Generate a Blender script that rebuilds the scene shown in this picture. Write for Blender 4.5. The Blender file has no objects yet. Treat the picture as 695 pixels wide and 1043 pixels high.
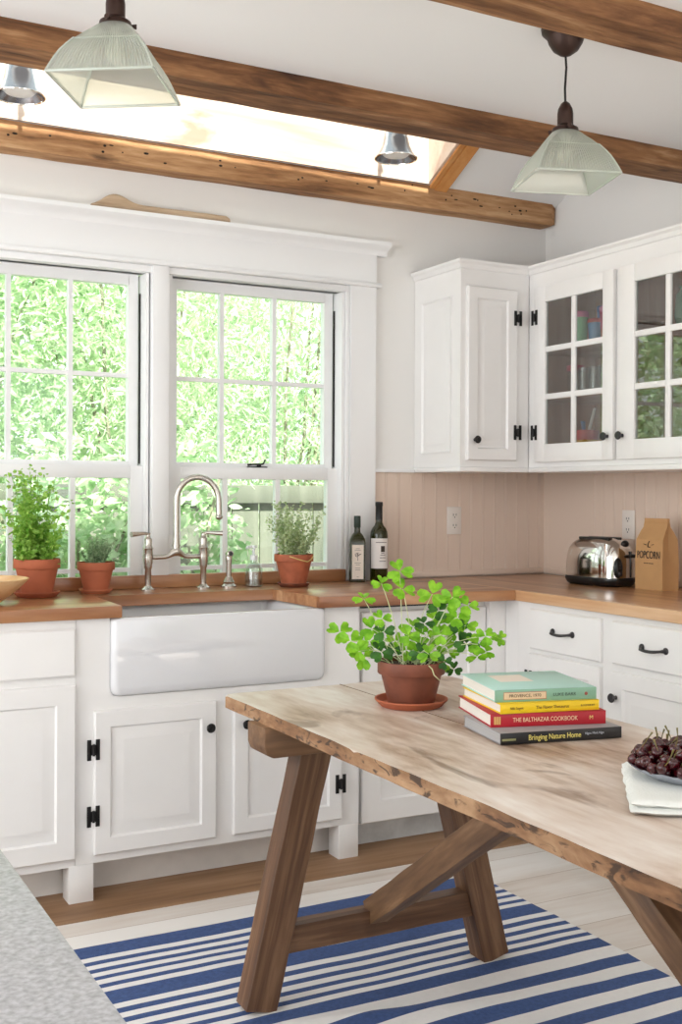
import bpy, bmesh, math, random
import numpy as np
from mathutils import Vector, Matrix, Euler
PI = math.pi
C = bpy.context.scene.collection
S = bpy.context.scene

# ------------------------------------------------------------------ camera
cam = bpy.data.objects.new('camera', bpy.data.cameras.new('camera')); C.objects.link(cam)
_right = Vector((0.88286595, -0.46960301, 0.00455176))
_down = Vector((0.00194084, -0.00604375, -0.99997985))
_fwd = Vector((0.46962106, 0.882857, -0.0044244))
_m = Matrix.Identity(4)
for _i in range(3):
    _m[_i][0] = _right[_i]; _m[_i][1] = -_down[_i]; _m[_i][2] = -_fwd[_i]
_m[0][3], _m[1][3], _m[2][3] = 0, 0, 1.27
cam.matrix_world = _m
cam.data.sensor_fit = 'VERTICAL'; cam.data.sensor_height = 36; cam.data.sensor_width = 24
cam.data.lens = 1154.0 / 1043 * 36
cam.data.shift_y = -15.1 / 1043
cam.data.clip_start = 0.02
S.camera = cam

# ------------------------------------------------------------------ world, sun, daylight at the room's other openings
W = bpy.data.worlds.new('world'); S.world = W; W.use_nodes = True
W.node_tree.nodes['Background'].inputs[0].default_value = (0.93, 0.97, 1.0, 1)
W.node_tree.nodes['Background'].inputs[1].default_value = 1.75
sun = bpy.data.objects.new('sun', bpy.data.lights.new('sun', 'SUN')); C.objects.link(sun)
sun.data.energy = 16.0; sun.data.angle = 0.02; sun.data.color = (1, 0.96, 0.9)
sun.rotation_euler = Vector((0.22, 1.0, -1.28)).to_track_quat('-Z', 'Y').to_euler()
def area(name, loc, d, sx, sy, e, col):
    o = bpy.data.objects.new(name, bpy.data.lights.new(name, 'AREA')); C.objects.link(o)
    o.data.shape = 'RECTANGLE'; o.data.size = sx; o.data.size_y = sy; o.data.energy = e; o.data.color = col
    o.location = loc; o.rotation_euler = Vector(d).to_track_quat('-Z', 'Y').to_euler()
    return o
area('daylight_left', (-1.85, 1.9, 1.55), (1, 0, -0.05), 3.2, 1.8, 64, (0.95, 0.98, 1))
area('daylight_rear', (0.9, -2.15, 1.5), (0, 1, 0.02), 3.6, 1.9, 8, (1, 0.94, 0.88))
S.view_settings.view_transform = 'Standard'
try: S.view_settings.look = 'None'
except Exception: pass
S.view_settings.gamma = 1; S.view_settings.use_curve_mapping = False
S.view_settings.exposure = 0.0

# ------------------------------------------------------------------ materials
def lin(c):
    return tuple((v / 12.92 if v <= 0.04045 else ((v + 0.055) / 1.055) ** 2.4) for v in (x / 255 for x in c)) + (1,)
def newmat(name):
    m = bpy.data.materials.new(name); m.use_nodes = True
    return m, m.node_tree, m.node_tree.nodes['Principled BSDF']
def plain(name, c, rough=0.5, metal=0.0, spec=0.5, var=0.0, vscale=6, bump=0.0, bscale=60, coat=0.0, stretch=(1, 1, 1)):
    m, t, p = newmat(name); c = lin(c)
    p.inputs['Base Color'].default_value = c; p.inputs['Roughness'].default_value = rough
    p.inputs['Metallic'].default_value = metal; p.inputs['Specular IOR Level'].default_value = spec
    p.inputs['Coat Weight'].default_value = coat
    if var or bump:
        tc = t.nodes.new('ShaderNodeTexCoord'); mp = t.nodes.new('ShaderNodeMapping'); mp.inputs['Scale'].default_value = stretch
        t.links.new(tc.outputs['Object'], mp.inputs[0])
    if var:
        n = t.nodes.new('ShaderNodeTexNoise'); n.inputs['Scale'].default_value = vscale; n.inputs['Detail'].default_value = 6
        t.links.new(mp.outputs[0], n.inputs['Vector'])
        r = t.nodes.new('ShaderNodeValToRGB'); e = r.color_ramp.elements
        e[0].position = 0.3; e[1].position = 0.7
        e[0].color = tuple(v * (1 - var) for v in c[:3]) + (1,); e[1].color = tuple(min(1, v * (1 + var)) for v in c[:3]) + (1,)
        t.links.new(n.outputs['Fac'], r.inputs[0]); t.links.new(r.outputs[0], p.inputs['Base Color'])
    if bump:
        n = t.nodes.new('ShaderNodeTexNoise'); n.inputs['Scale'].default_value = bscale; n.inputs['Detail'].default_value = 5
        t.links.new(mp.outputs[0], n.inputs['Vector'])
        b = t.nodes.new('ShaderNodeBump'); b.inputs['Strength'].default_value = bump; b.inputs['Distance'].default_value = 0.005
        t.links.new(n.outputs['Fac'], b.inputs['Height']); t.links.new(b.outputs[0], p.inputs['Normal'])
    return m
def wood(name, cols, axis=0, rough=0.5, grain=9.0, bump=0.3, knots=None, board=None, boardaxis=1, seam=None, coat=0.0, big=1.3, stretch=0.08):
    """grain stretched along axis; cols = ramp stops (pos, rgb); board = width of boards for tonal steps"""
    m, t, p = newmat(name); N = t.nodes; L = t.links
    tc = N.new('ShaderNodeTexCoord'); mp = N.new('ShaderNodeMapping')
    sc = [1.0, 1.0, 1.0]; sc[axis] = stretch; mp.inputs['Scale'].default_value = sc
    L.new(tc.outputs['Object'], mp.inputs[0])
    vec = mp.outputs[0]
    sep = N.new('ShaderNodeSeparateXYZ'); L.new(tc.outputs['Object'], sep.inputs[0])
    brnd = None
    if board:
        d = N.new('ShaderNodeMath'); d.operation = 'DIVIDE'; d.inputs[1].default_value = board
        L.new(sep.outputs[boardaxis], d.inputs[0])
        f = N.new('ShaderNodeMath'); f.operation = 'FLOOR'; L.new(d.outputs[0], f.inputs[0])
        wn = N.new('ShaderNodeTexWhiteNoise'); wn.noise_dimensions = '1D'; L.new(f.outputs[0], wn.inputs['W'])
        add = N.new('ShaderNodeVectorMath'); add.operation = 'MULTIPLY_ADD'
        L.new(wn.outputs['Color'], add.inputs[0]); add.inputs[1].default_value = (7, 7, 7); L.new(vec, add.inputs[2])
        vec = add.outputs[0]; brnd = wn.outputs['Value']
        fr = N.new('ShaderNodeMath'); fr.operation = 'FRACT'; L.new(d.outputs[0], fr.inputs[0])
    n1 = N.new('ShaderNodeTexNoise'); n1.inputs['Scale'].default_value = grain; n1.inputs['Detail'].default_value = 9; n1.inputs['Roughness'].default_value = 0.62; n1.inputs['Distortion'].default_value = 0.6
    L.new(vec, n1.inputs['Vector'])
    n2 = N.new('ShaderNodeTexNoise'); n2.inputs['Scale'].default_value = grain * 6; n2.inputs['Detail'].default_value = 4
    L.new(vec, n2.inputs['Vector'])
    n3 = N.new('ShaderNodeTexNoise'); n3.inputs['Scale'].default_value = big; n3.inputs['Detail'].default_value = 3
    L.new(tc.outputs['Object'], n3.inputs['Vector'])
    a = N.new('ShaderNodeMath'); a.operation = 'MULTIPLY_ADD'; a.inputs[1].default_value = 0.3
    L.new(n2.outputs['Fac'], a.inputs[0]); L.new(n1.outputs['Fac'], a.inputs[2])
    b = N.new('ShaderNodeMath'); b.operation = 'MULTIPLY_ADD'; b.inputs[1].default_value = 0.45
    L.new(n3.outputs['Fac'], b.inputs[0]); L.new(a.outputs[0], b.inputs[2])
    val = b.outputs[0]
    if board:
        g = N.new('ShaderNodeMath'); g.operation = 'MULTIPLY_ADD'; g.inputs[1].default_value = 0.22
        L.new(brnd, g.inputs[0]); L.new(val, g.inputs[2]); val = g.outputs[0]
    mr = N.new('ShaderNodeMapRange'); mr.inputs['From Min'].default_value = 0.62 + (0.1 if board else 0); mr.inputs['From Max'].default_value = 1.12 + (0.1 if board else 0)
    L.new(val, mr.inputs['Value'])
    r = N.new('ShaderNodeValToRGB'); e = r.color_ramp.elements
    while len(e) < len(cols): e.new(0.5)
    for el, (ps, cc) in zip(e, cols): el.position = ps; el.color = lin(cc)
    L.new(mr.outputs[0], r.inputs[0]); col = r.outputs[0]
    hsrc = n1.outputs['Fac']
    if knots:   # (rgb, scale, threshold)
        kmp = N.new('ShaderNodeMapping'); ks = [1.0, 1.0, 1.0]; ks[axis] = 0.4; kmp.inputs['Scale'].default_value = ks
        L.new(tc.outputs['Object'], kmp.inputs[0])
        v = N.new('ShaderNodeTexNoise'); v.inputs['Scale'].default_value = knots[1]; v.inputs['Detail'].default_value = 5; v.inputs['Distortion'].default_value = 1.0
        L.new(kmp.outputs[0], v.inputs['Vector'])
        k = N.new('ShaderNodeMapRange'); k.inputs['From Min'].default_value = knots[2]; k.inputs['From Max'].default_value = knots[2] + 0.07; k.inputs['To Max'].default_value = knots[3] if len(knots) > 3 else 0.85
        L.new(v.outputs['Fac'], k.inputs['Value'])
        mx = N.new('ShaderNodeMix'); mx.data_type = 'RGBA'; L.new(k.outputs[0], mx.inputs[0]); L.new(col, mx.inputs[6]); mx.inputs[7].default_value = lin(knots[0]); col = mx.outputs[2]
    if board and seam:
        s1 = N.new('ShaderNodeMath'); s1.operation = 'LESS_THAN'; s1.inputs[1].default_value = seam[1] / board; L.new(fr.outputs[0], s1.inputs[0])
        mx = N.new('ShaderNodeMix'); mx.data_type = 'RGBA'; L.new(s1.outputs[0], mx.inputs[0]); L.new(col, mx.inputs[6]); mx.inputs[7].default_value = lin(seam[0]); col = mx.outputs[2]
    L.new(col, p.inputs['Base Color'])
    p.inputs['Roughness'].default_value = rough; p.inputs['Coat Weight'].default_value = coat; p.inputs['Coat Roughness'].default_value = 0.2
    bp = N.new('ShaderNodeBump'); bp.inputs['Strength'].default_value = bump; bp.inputs['Distance'].default_value = 0.004
    L.new(hsrc, bp.inputs['Height']); L.new(bp.outputs[0], p.inputs['Normal'])
    return m
def glass(name, tint=(255, 255, 255), refl=1.0, rough=0.0, extra=0.0):
    """thin pane: clear transmission plus a Fresnel mirror"""
    m, t, p = newmat(name); N = t.nodes; L = t.links; N.remove(p); out = N['Material Output']
    tr = N.new('ShaderNodeBsdfTransparent'); tr.inputs[0].default_value = lin(tint)
    gl = N.new('ShaderNodeBsdfGlossy'); gl.inputs['Roughness'].default_value = rough; gl.inputs[0].default_value = (1, 1, 1, 1)
    lw = N.new('ShaderNodeLayerWeight'); lw.inputs[0].default_value = 0.5
    pw = N.new('ShaderNodeMath'); pw.operation = 'POWER'; pw.inputs[1].default_value = 5.0; L.new(lw.outputs['Facing'], pw.inputs[0])
    fr = N.new('ShaderNodeMath'); fr.operation = 'MULTIPLY_ADD'; fr.inputs[1].default_value = 0.96; fr.inputs[2].default_value = 0.04; L.new(pw.outputs[0], fr.inputs[0])
    mu = N.new('ShaderNodeMath'); mu.operation = 'MULTIPLY_ADD'; mu.inputs[1].default_value = refl; mu.inputs[2].default_value = extra; mu.use_clamp = True
    L.new(fr.outputs[0], mu.inputs[0]); mx = N.new('ShaderNodeMixShader'); L.new(mu.outputs[0], mx.inputs[0]); L.new(tr.outputs[0], mx.inputs[1]); L.new(gl.outputs[0], mx.inputs[2])
    L.new(mx.outputs[0], out.inputs[0]); return m
def leafmat(name, c1, c2, trans=0.5, scale=30, rough=0.5):
    m, t, p = newmat(name); N = t.nodes; L = t.links; out = N['Material Output']
    tc = N.new('ShaderNodeTexCoord'); n = N.new('ShaderNodeTexNoise'); n.inputs['Scale'].default_value = scale; n.inputs['Detail'].default_value = 3
    L.new(tc.outputs['Object'], n.inputs['Vector'])
    r = N.new('ShaderNodeValToRGB'); e = r.color_ramp.elements; e[0].position = 0.35; e[1].position = 0.65; e[0].color = lin(c1); e[1].color = lin(c2)
    L.new(n.outputs['Fac'], r.inputs[0]); L.new(r.outputs[0], p.inputs['Base Color']); p.inputs['Roughness'].default_value = rough
    tl = N.new('ShaderNodeBsdfTranslucent'); L.new(r.outputs[0], tl.inputs[0])
    mx = N.new('ShaderNodeMixShader'); mx.inputs[0].default_value = trans; L.new(p.outputs[0], mx.inputs[1]); L.new(tl.outputs[0], mx.inputs[2]); L.new(mx.outputs[0], out.inputs[0])
    return m
M = {}
M['wall'] = plain('wall_paint', (238, 236, 233), 0.75, var=0.01, vscale=2)
M['ceil'] = plain('ceiling_paint', (242, 242, 242), 0.85)
M['trim'] = plain('trim_paint', (243, 243, 243), 0.35, bump=0.03, bscale=25)
M['cab'] = plain('cabinet_paint', (238, 236, 234), 0.3, var=0.012, vscale=9, bump=0.03, bscale=30)
M['bead'] = plain('backsplash_paint', (228, 208, 192), 0.45)
M['toe'] = plain('toe_board_paint', (226, 222, 217), 0.6, var=0.05, vscale=14)
M['inside'] = wood('cabinet_interior_wood', [(0, (158, 104, 78)), (0.5, (192, 138, 108)), (1, (214, 168, 134))], axis=2, rough=0.6)
M['beam'] = wood('rough_beam_wood', [(0, (84, 52, 28)), (0.3, (142, 98, 60)), (0.65, (180, 136, 94)), (1, (206, 168, 128))], axis=0, rough=0.75, grain=16, bump=0.9, knots=((60, 34, 18), 5.0, 0.66, 0.8), stretch=0.12)
M['beam_dark'] = wood('rough_dark_beam_wood', [(0, (58, 34, 17)), (0.35, (106, 68, 38)), (0.7, (148, 104, 66)), (1, (188, 146, 106))], axis=0, rough=0.75, grain=16, bump=0.9, knots=((54, 28, 14), 4.0, 0.68, 0.8), stretch=0.12)
M['pine'] = wood('skylight_pine', [(0, (172, 138, 116)), (0.5, (200, 178, 162)), (1, (216, 200, 188))], axis=0, rough=0.55, grain=5, bump=0.1, knots=((140, 84, 56), 4.0, 0.64, 0.6))
M['pine_trim'] = wood('skylight_trim_pine', [(0, (176, 108, 50)), (0.5, (208, 144, 80)), (1, (226, 172, 112))], axis=1, rough=0.5, grain=8, bump=0.2)
M['butcher'] = wood('oiled_butcher_block', [(0, (118, 72, 44)), (0.4, (160, 106, 70)), (0.75, (186, 136, 96)), (1, (206, 162, 124))], axis=0, rough=0.3, grain=7, bump=0.08, board=0.043, boardaxis=1, coat=0.35)
M['butcher_y'] = wood('oiled_butcher_block_side', [(0, (140, 92, 58)), (0.4, (180, 128, 88)), (0.75, (202, 156, 116)), (1, (218, 180, 142))], axis=1, rough=0.3, grain=7, bump=0.08, board=0.043, boardaxis=0, coat=0.35)
M['floor'] = wood('whitewashed_pine_floor', [(0, (196, 180, 164)), (0.35, (222, 212, 202)), (0.7, (232, 226, 219)), (1, (240, 236, 231))], axis=0, rough=0.5, grain=6, bump=0.12, board=0.2, boardaxis=1, seam=((178, 158, 140), 0.0025), knots=((168, 138, 112), 5.5, 0.7, 0.6), stretch=0.1)
M['floor_raw'] = wood('bare_pine_floor', [(0, (112, 80, 52)), (0.5, (150, 114, 82)), (1, (178, 144, 112))], axis=0, rough=0.55, grain=8, bump=0.15, stretch=0.07)
M['table_top'] = wood('weathered_table_top', [(0, (120, 92, 72)), (0.22, (176, 150, 130)), (0.5, (206, 188, 174)), (1, (234, 227, 220))], axis=1, rough=0.42, grain=7, bump=0.3, knots=((116, 86, 64), 6.0, 0.62, 0.7), stretch=0.22, big=2.6)
M['table_edge'] = wood('weathered_table_edge', [(0, (84, 56, 36)), (0.4, (136, 98, 66)), (1, (186, 150, 114))], axis=1, rough=0.65, grain=12, bump=0.7, knots=((50, 34, 24), 45.0, 0.56, 0.85), stretch=0.35)
M['table_leg'] = wood('brown_table_leg_wood', [(0, (62, 40, 26)), (0.5, (104, 72, 48)), (1, (150, 114, 82))], axis=2, rough=0.5, grain=24, bump=0.5, stretch=0.05)
M['table_rail'] = wood('brown_table_rail_wood', [(0, (74, 50, 32)), (0.5, (116, 84, 56)), (1, (156, 120, 88))], axis=0, rough=0.55, grain=12, bump=0.5, stretch=0.1)
M['table_brace'] = wood('brown_table_brace_wood', [(0, (74, 50, 34)), (0.5, (122, 90, 62)), (1, (170, 134, 102))], axis=2, rough=0.55, grain=12, bump=0.5, stretch=0.15)
M['porcelain'] = plain('sink_porcelain', (226, 226, 228), 0.08, coat=0.5)
M['nickel'] = plain('brushed_nickel', (196, 190, 182), 0.25, metal=1.0)
M['chrome'] = plain('polished_chrome', (225, 222, 218), 0.07, metal=1.0)
M['steel'] = plain('spot_lamp_steel', (150, 152, 158), 0.25, metal=1.0)
M['iron'] = plain('black_iron', (26, 24, 24), 0.45, metal=0.3)
M['pewter'] = plain('dark_pewter', (74, 72, 74), 0.35, metal=0.8)
M['bronze'] = plain('oil_rubbed_bronze', (62, 44, 38), 0.42, metal=0.55)
M['blackplastic'] = plain('black_plastic', (24, 23, 24), 0.3)
M['white_plastic'] = plain('outlet_plastic', (236, 228, 220), 0.35)
M['terra'] = plain('terracotta', (178, 98, 66), 0.75, var=0.12, vscale=14, bump=0.1, bscale=80)
M['terra_pale'] = plain('pale_terracotta', (196, 118, 82), 0.7, var=0.08, vscale=18)
M['terra_old'] = plain('aged_terracotta', (120, 66, 46), 0.6, var=0.28, vscale=16, bump=0.15)
M['soil'] = plain('potting_soil', (48, 36, 28), 0.95, var=0.3, vscale=60, bump=0.8, bscale=150)
M['stone'] = plain('speckled_grey_stone', (170, 171, 176), 0.35, var=0.28, vscale=190, bump=0.05)
M['rug_blue'] = plain('rug_blue_cotton', (62, 86, 136), 0.9, var=0.16, vscale=90, bump=0.4, bscale=400)
M['rug_white'] = plain('rug_white_cotton', (238, 236, 234), 0.9, var=0.02, vscale=60, bump=0.4, bscale=400)
M['linen'] = plain('linen_cloth', (226, 228, 224), 0.9, var=0.03, vscale=20, bump=0.3, bscale=220)
M['kraft'] = plain('kraft_paper', (190, 146, 98), 0.7, var=0.06, vscale=12, bump=0.15, bscale=40)
M['ink'] = plain('dark_ink', (62, 54, 48), 0.7)
M['paper'] = plain('page_paper', (226, 220, 210), 0.8, var=0.08, vscale=3, stretch=(0.4, 0.4, 220), bump=0.2, bscale=3)
M['greypaper'] = plain('grey_page_paper', (170, 168, 168), 0.8, var=0.12, vscale=3, stretch=(0.4, 0.4, 220))
M['cherry'] = plain('dark_cherry_skin', (62, 6, 14), 0.12, var=0.4, vscale=35, coat=0.25)
M['cherry_red'] = plain('red_cherry_skin', (140, 16, 28), 0.12, var=0.3, vscale=35, coat=0.6)
M['stalk'] = plain('cherry_stalk', (112, 104, 54), 0.6, var=0.3, vscale=60)
M['bowlwood'] = wood('pale_bowl_wood', [(0, (196, 148, 96)), (0.5, (222, 180, 128)), (1, (238, 208, 164))], axis=0, rough=0.4, grain=8, bump=0.05)
M['drift'] = wood('driftwood', [(0, (150, 124, 98)), (0.5, (190, 164, 136)), (1, (216, 196, 172))], axis=0, rough=0.85, grain=16, bump=0.8)
M['fence'] = wood('grey_fence_wood', [(0, (76, 80, 70)), (0.5, (98, 102, 88)), (1, (120, 122, 108))], axis=2, rough=0.9, grain=5, bump=0.3)
M['bark'] = plain('bark', (132, 130, 108), 0.9, var=0.3, vscale=10, bump=0.5)
M['ground'] = plain('garden_soil', (92, 104, 70), 0.95, var=0.3, vscale=4)
M['pane'] = glass('window_glass', (250, 254, 252), 0.9)
M['cabpane'] = glass('cabinet_door_glass', (238, 240, 238), 1.6, extra=0.03)
M['clear'] = glass('clear_plastic', (244, 248, 247), 1.2, rough=0.05, extra=0.03)

# ------------------------------------------------------------------ mesh helpers
class B:
    """collects shapes for ONE mesh object"""
    def __init__(self): self.bm = bmesh.new(); self.smooth = False
    def _xf(self, vs, mat):
        if mat is not None: bmesh.ops.transform(self.bm, matrix=mat, verts=vs)
    def box(self, x0, x1, y0, y1, z0, z1, bev=0.0, mat=None, seg=2):
        vs = [self.bm.verts.new((x, y, z)) for z in (z0, z1) for y in (y0, y1) for x in (x0, x1)]
        fs = [self.bm.faces.new([vs[i] for i in q]) for q in ((0, 2, 3, 1), (4, 5, 7, 6), (0, 1, 5, 4), (2, 6, 7, 3), (0, 4, 6, 2), (1, 3, 7, 5))]
        if bev:
            es = list({e for f in fs for e in f.edges})
            r = bmesh.ops.bevel(self.bm, geom=es, offset=bev, segments=seg, affect='EDGES', profile=0.5, clamp_overlap=True)
            vs = list({v for f in r['faces'] for v in f.verts} | {v for v in vs if v.is_valid})
        self._xf(vs, mat); return self
    def lathe(self, prof, n=32, c=(0, 0, 0), mat=None, close=True, sy=1.0):
        rings = []; allv = []
        for r, z in prof:
            if r < 1e-6: ring = [self.bm.verts.new((c[0], c[1], c[2] + z))]
            else: ring = [self.bm.verts.new((c[0] + r * math.cos(2 * PI * i / n), c[1] + sy * r * math.sin(2 * PI * i / n), c[2] + z)) for i in range(n)]
            rings.append(ring); allv += ring
        for a, b in zip(rings, rings[1:]):
            for i in range(n):
                j = (i + 1) % n
                if len(a) == 1 and len(b) == 1: continue
                if len(a) == 1: q = [a[0], b[j], b[i]]
                elif len(b) == 1: q = [a[i], a[j], b[0]]
                else: q = [a[i], a[j], b[j], b[i]]
                try: self.bm.faces.new(q)
                except ValueError: pass
        if close:
            for ring, fl in ((rings[0], True), (rings[-1], False)):
                if len(ring) > 2: self.bm.faces.new(ring[::-1] if fl else ring)
        self._xf(allv, mat); return self
    def tube(self, pts, r, n=8, cap=True, flat=1.0):
        pts = [Vector(p) for p in pts]; rings = []
        rr = r if isinstance(r, (list, tuple)) else [r] * len(pts)
        up = None
        for i, p in enumerate(pts):
            d = (pts[min(i + 1, len(pts) - 1)] - pts[max(i - 1, 0)]).normalized()
            if up is None: up = Vector((0, 0, 1)) if abs(d.z) < 0.9 else Vector((1, 0, 0))
            u = (up - d * up.dot(d)).normalized(); v = d.cross(u); up = u
            rings.append([self.bm.verts.new(p + (u * math.cos(2 * PI * k / n) + v * math.sin(2 * PI * k / n) * flat) * rr[i]) for k in range(n)])
        for a, b in zip(rings, rings[1:]):
            for k in range(n):
                self.bm.faces.new([a[k], a[(k + 1) % n], b[(k + 1) % n], b[k]])
        if cap and n > 2:
            self.bm.faces.new(rings[0][::-1]); self.bm.faces.new(rings[-1])
        return self
    def prism(self, pts, axis, a, b, bev=0.0, mat=None):
        """extrude a 2D outline from a to b along axis (pts in the two other axes, in order)"""
        def mk(p, t):
            q = [p[0], p[1]]; q.insert(axis, t); return self.bm.verts.new(q)
        A = [mk(p, a) for p in pts]; Bv = [mk(p, b) for p in pts]; fs = [self.bm.faces.new(A), self.bm.faces.new(Bv[::-1])]
        n = len(pts)
        for i in range(n): fs.append(self.bm.faces.new([A[i], Bv[i], Bv[(i + 1) % n], A[(i + 1) % n]]))
        vs = A + Bv
        if bev:
            es = list({e for f in fs for e in f.edges})
            r = bmesh.ops.bevel(self.bm, geom=es, offset=bev, segments=2, affect='EDGES', profile=0.5, clamp_overlap=True)
            vs = list({v for f in r['faces'] for v in f.verts} | {v for v in vs if v.is_valid})
        self._xf(vs, mat); return self
    def ball(self, c, r, n=12, s=(1, 1, 1)):
        g = bmesh.ops.create_uvsphere(self.bm, u_segments=n, v_segments=max(6, n * 2 // 3), radius=r)
        bmesh.ops.transform(self.bm, matrix=Matrix.Translation(c) @ Matrix.Diagonal((*s, 1)), verts=g['verts']); return self
    def panel(self, x0, x1, z0, z1, rings, y0=0.0, back=None):
        """slab facing -y made of nested rectangles: rings = (inset, y) from the outside in; gives a raised panel door"""
        prev = None
        for ins, y in rings:
            q = [self.bm.verts.new(v) for v in ((x0 + ins, y0 + y, z0 + ins), (x1 - ins, y0 + y, z0 + ins), (x1 - ins, y0 + y, z1 - ins), (x0 + ins, y0 + y, z1 - ins))]
            if prev:
                for i in range(4): self.bm.faces.new([prev[i], prev[(i + 1) % 4], q[(i + 1) % 4], q[i]])
            else: first = q
            prev = q
        self.bm.faces.new(prev); self.bm.faces.new(first[::-1]); return self
def link(name, b, mat, parent=None, sub=None, smooth=None, angle=35, recalc=True):
    bm = b.bm if isinstance(b, B) else b
    if recalc: bmesh.ops.recalc_face_normals(bm, faces=bm.faces)
    me = bpy.data.meshes.new(name); bm.to_mesh(me); bm.free()
    for m in (mat if isinstance(mat, (list, tuple)) else [mat]): me.materials.append(m)
    me.polygons.foreach_set('use_smooth', [True] * len(me.polygons)); me.set_sharp_from_angle(angle=math.radians(angle))
    o = bpy.data.objects.new(name, me); C.objects.link(o)
    if parent is not None: o.parent = parent
    return o
def tag(o, label=None, cat=None, group=None, kind=None):
    if label: o['label'] = label
    if cat: o['category'] = cat
    if group: o['group'] = group
    if kind: o['kind'] = kind
    return o
class T:
    """a thing: Empty at its base, parts below it. world=True: part shapes are given in room coordinates"""
    def __init__(self, name, label, cat, loc=(0, 0, 0), rz=0.0, group=None, world=False, kind=None):
        self.o = bpy.data.objects.new(name, None); C.objects.link(self.o); self.o.empty_display_size = 0.05
        self.o.location = loc; self.o.rotation_euler = (0, 0, rz); tag(self.o, label, cat, group, kind); self.w = world; self.loc = Vector(loc)
    def part(self, name, b, mat, parent=None, label=None, **k):
        bm = b.bm if isinstance(b, B) else b
        if self.w: bmesh.ops.translate(bm, vec=-self.loc, verts=bm.verts)
        o = link(name, b, mat, parent or self.o, **k)
        if label: o['label'] = label
        return o
def fix(name, b, mat, kind='structure', **k):
    return tag(link(name, b, mat, **k), kind=kind)
def copy_tree(o, parent=None):
    kids = list(o.children); c = o.copy(); C.objects.link(c); c.parent = parent
    for ch in kids: copy_tree(ch, c)
    return c
def roughen(bm, cuts, amp, freq, seed, axis_len=None):
    bmesh.ops.subdivide_edges(bm, edges=list(bm.edges), cuts=1)
    from mathutils import noise
    for v in bm.verts:
        p = v.co * freq + Vector((seed, seed * 2, 0))
        v.co += noise.noise_vector(p) * amp

# ================================================================== THE ROOM
WY, WX = 4.03, 3.17
FL, FR_, FB = -1.75, WX, -2.2   # left wall, right wall, rear wall
CEIL = 2.512
def slope(y): return 2.53 + 0.51 * (3.95 - y)
ys = 3.198
# floor
fix('floor', B().box(FL - .1, FR_ + .1, FB - .1, WY + .1, -0.04, 0), M['floor'])
fix('floor_strip', B().box(FL, 2.535, 3.30, 3.62, 0.0, 0.002), M['floor_raw'])
# back wall with one long opening (x .57..2.17, z .93..2.10)
ox0, ox1, oz0, oz1 = 0.57, 2.165, 0.93, 2.11
b = B()
b.box(FL - .1, ox0, WY, WY + .12, 0, 3.1); b.box(ox1, WX + .12, WY, WY + .12, 0, 3.1)
b.box(ox0, ox1, WY, WY + .12, 0, oz0); b.box(ox0, ox1, WY, WY + .12, oz1, 3.1)
fix('wall_back', b, M['wall'])
fix('wall_right', B().box(WX, WX + .12, FB - .1, WY, 0, 3.1), M['wall'])
# left wall: tall glazed opening y .3..3.5 ; rear wall: opening x -0.9..2.7
b = B(); b.box(FL - .12, FL, FB - .1, 0.3, 0, 3.1); b.box(FL - .12, FL, 3.5, WY, 0, 3.1); b.box(FL - .12, FL, .3, 3.5, 2.42, 3.1); b.box(FL - .12, FL, .3, 3.5, 0, .6)
fix('wall_left', b, M['wall'])
b = B(); b.box(FL - .12, -.9, FB - .12, FB, 0, 3.1); b.box(2.7, WX + .12, FB - .12, FB, 0, 3.1); b.box(-.9, 2.7, FB - .12, FB, 2.42, 3.1); b.box(-.9, 2.7, FB - .12, FB, 0, .5)
fix('wall_rear', b, M['wall'])
# ceiling: flat field + low eave slope, with the skylight shaft cut through the slope
sx0, sx1 = -0.25, 2.504
sy0, sy1 = 3.655, 3.945
b = B()
b.box(FL - .12, WX + .12, FB - .12, ys, CEIL, CEIL + .06)
def slab(xa, xb, ya, yb):
    b.prism([(ya, slope(ya)), (yb, slope(yb)), (yb, slope(yb) + .2), (ya, slope(ya) + .2)], 0, xa, xb)
slab(FL, sx0, ys, WY + .1); slab(sx1, WX + .12, ys, WY + .1); slab(sx0, sx1, sy1 + .005, WY + .1); slab(sx0, sx1, ys, 3.65)
b.box(FL - .12, WX + .12, ys - .03, ys - .0005, CEIL + .0605, 3.12)
fix('ceiling', b, M['ceil'])
# skylight shaft boards
b = B(); b.box(sx0, sx1, sy1 - .012, sy1, 2.534, 2.78)
fix('trim_1', b, M['pine'])
b = B(); b.prism([(3.652, slope(3.652)), (3.932, slope(3.932)), (3.932, slope(3.932) + .19), (3.652, slope(3.652) + .19)], 0, sx1 - .012, sx1 - .0005)
fix('trim_2', b, M['pine'])
# sloping pine casing at the end of the skylight
b = B()
for xa, xb, dz in ((2.504, 2.526, .012), (2.530, 2.587, .018)):
    b.prism([(3.25, slope(3.25) - dz), (3.955, slope(3.955) - dz), (3.955, slope(3.955) - .0005), (3.25, slope(3.25) - .0005)], 0, xa, xb)
fix('trim_4', b, M['pine_trim'])
b = B(); b.prism([(3.64, slope(3.64) + .202), (3.96, slope(3.96) + .202), (3.96, slope(3.96) + .208), (3.64, slope(3.64) + .208)], 0, sx0 - .05, sx1 + .05)
fix('window_3', b, M['pane'])

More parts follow.
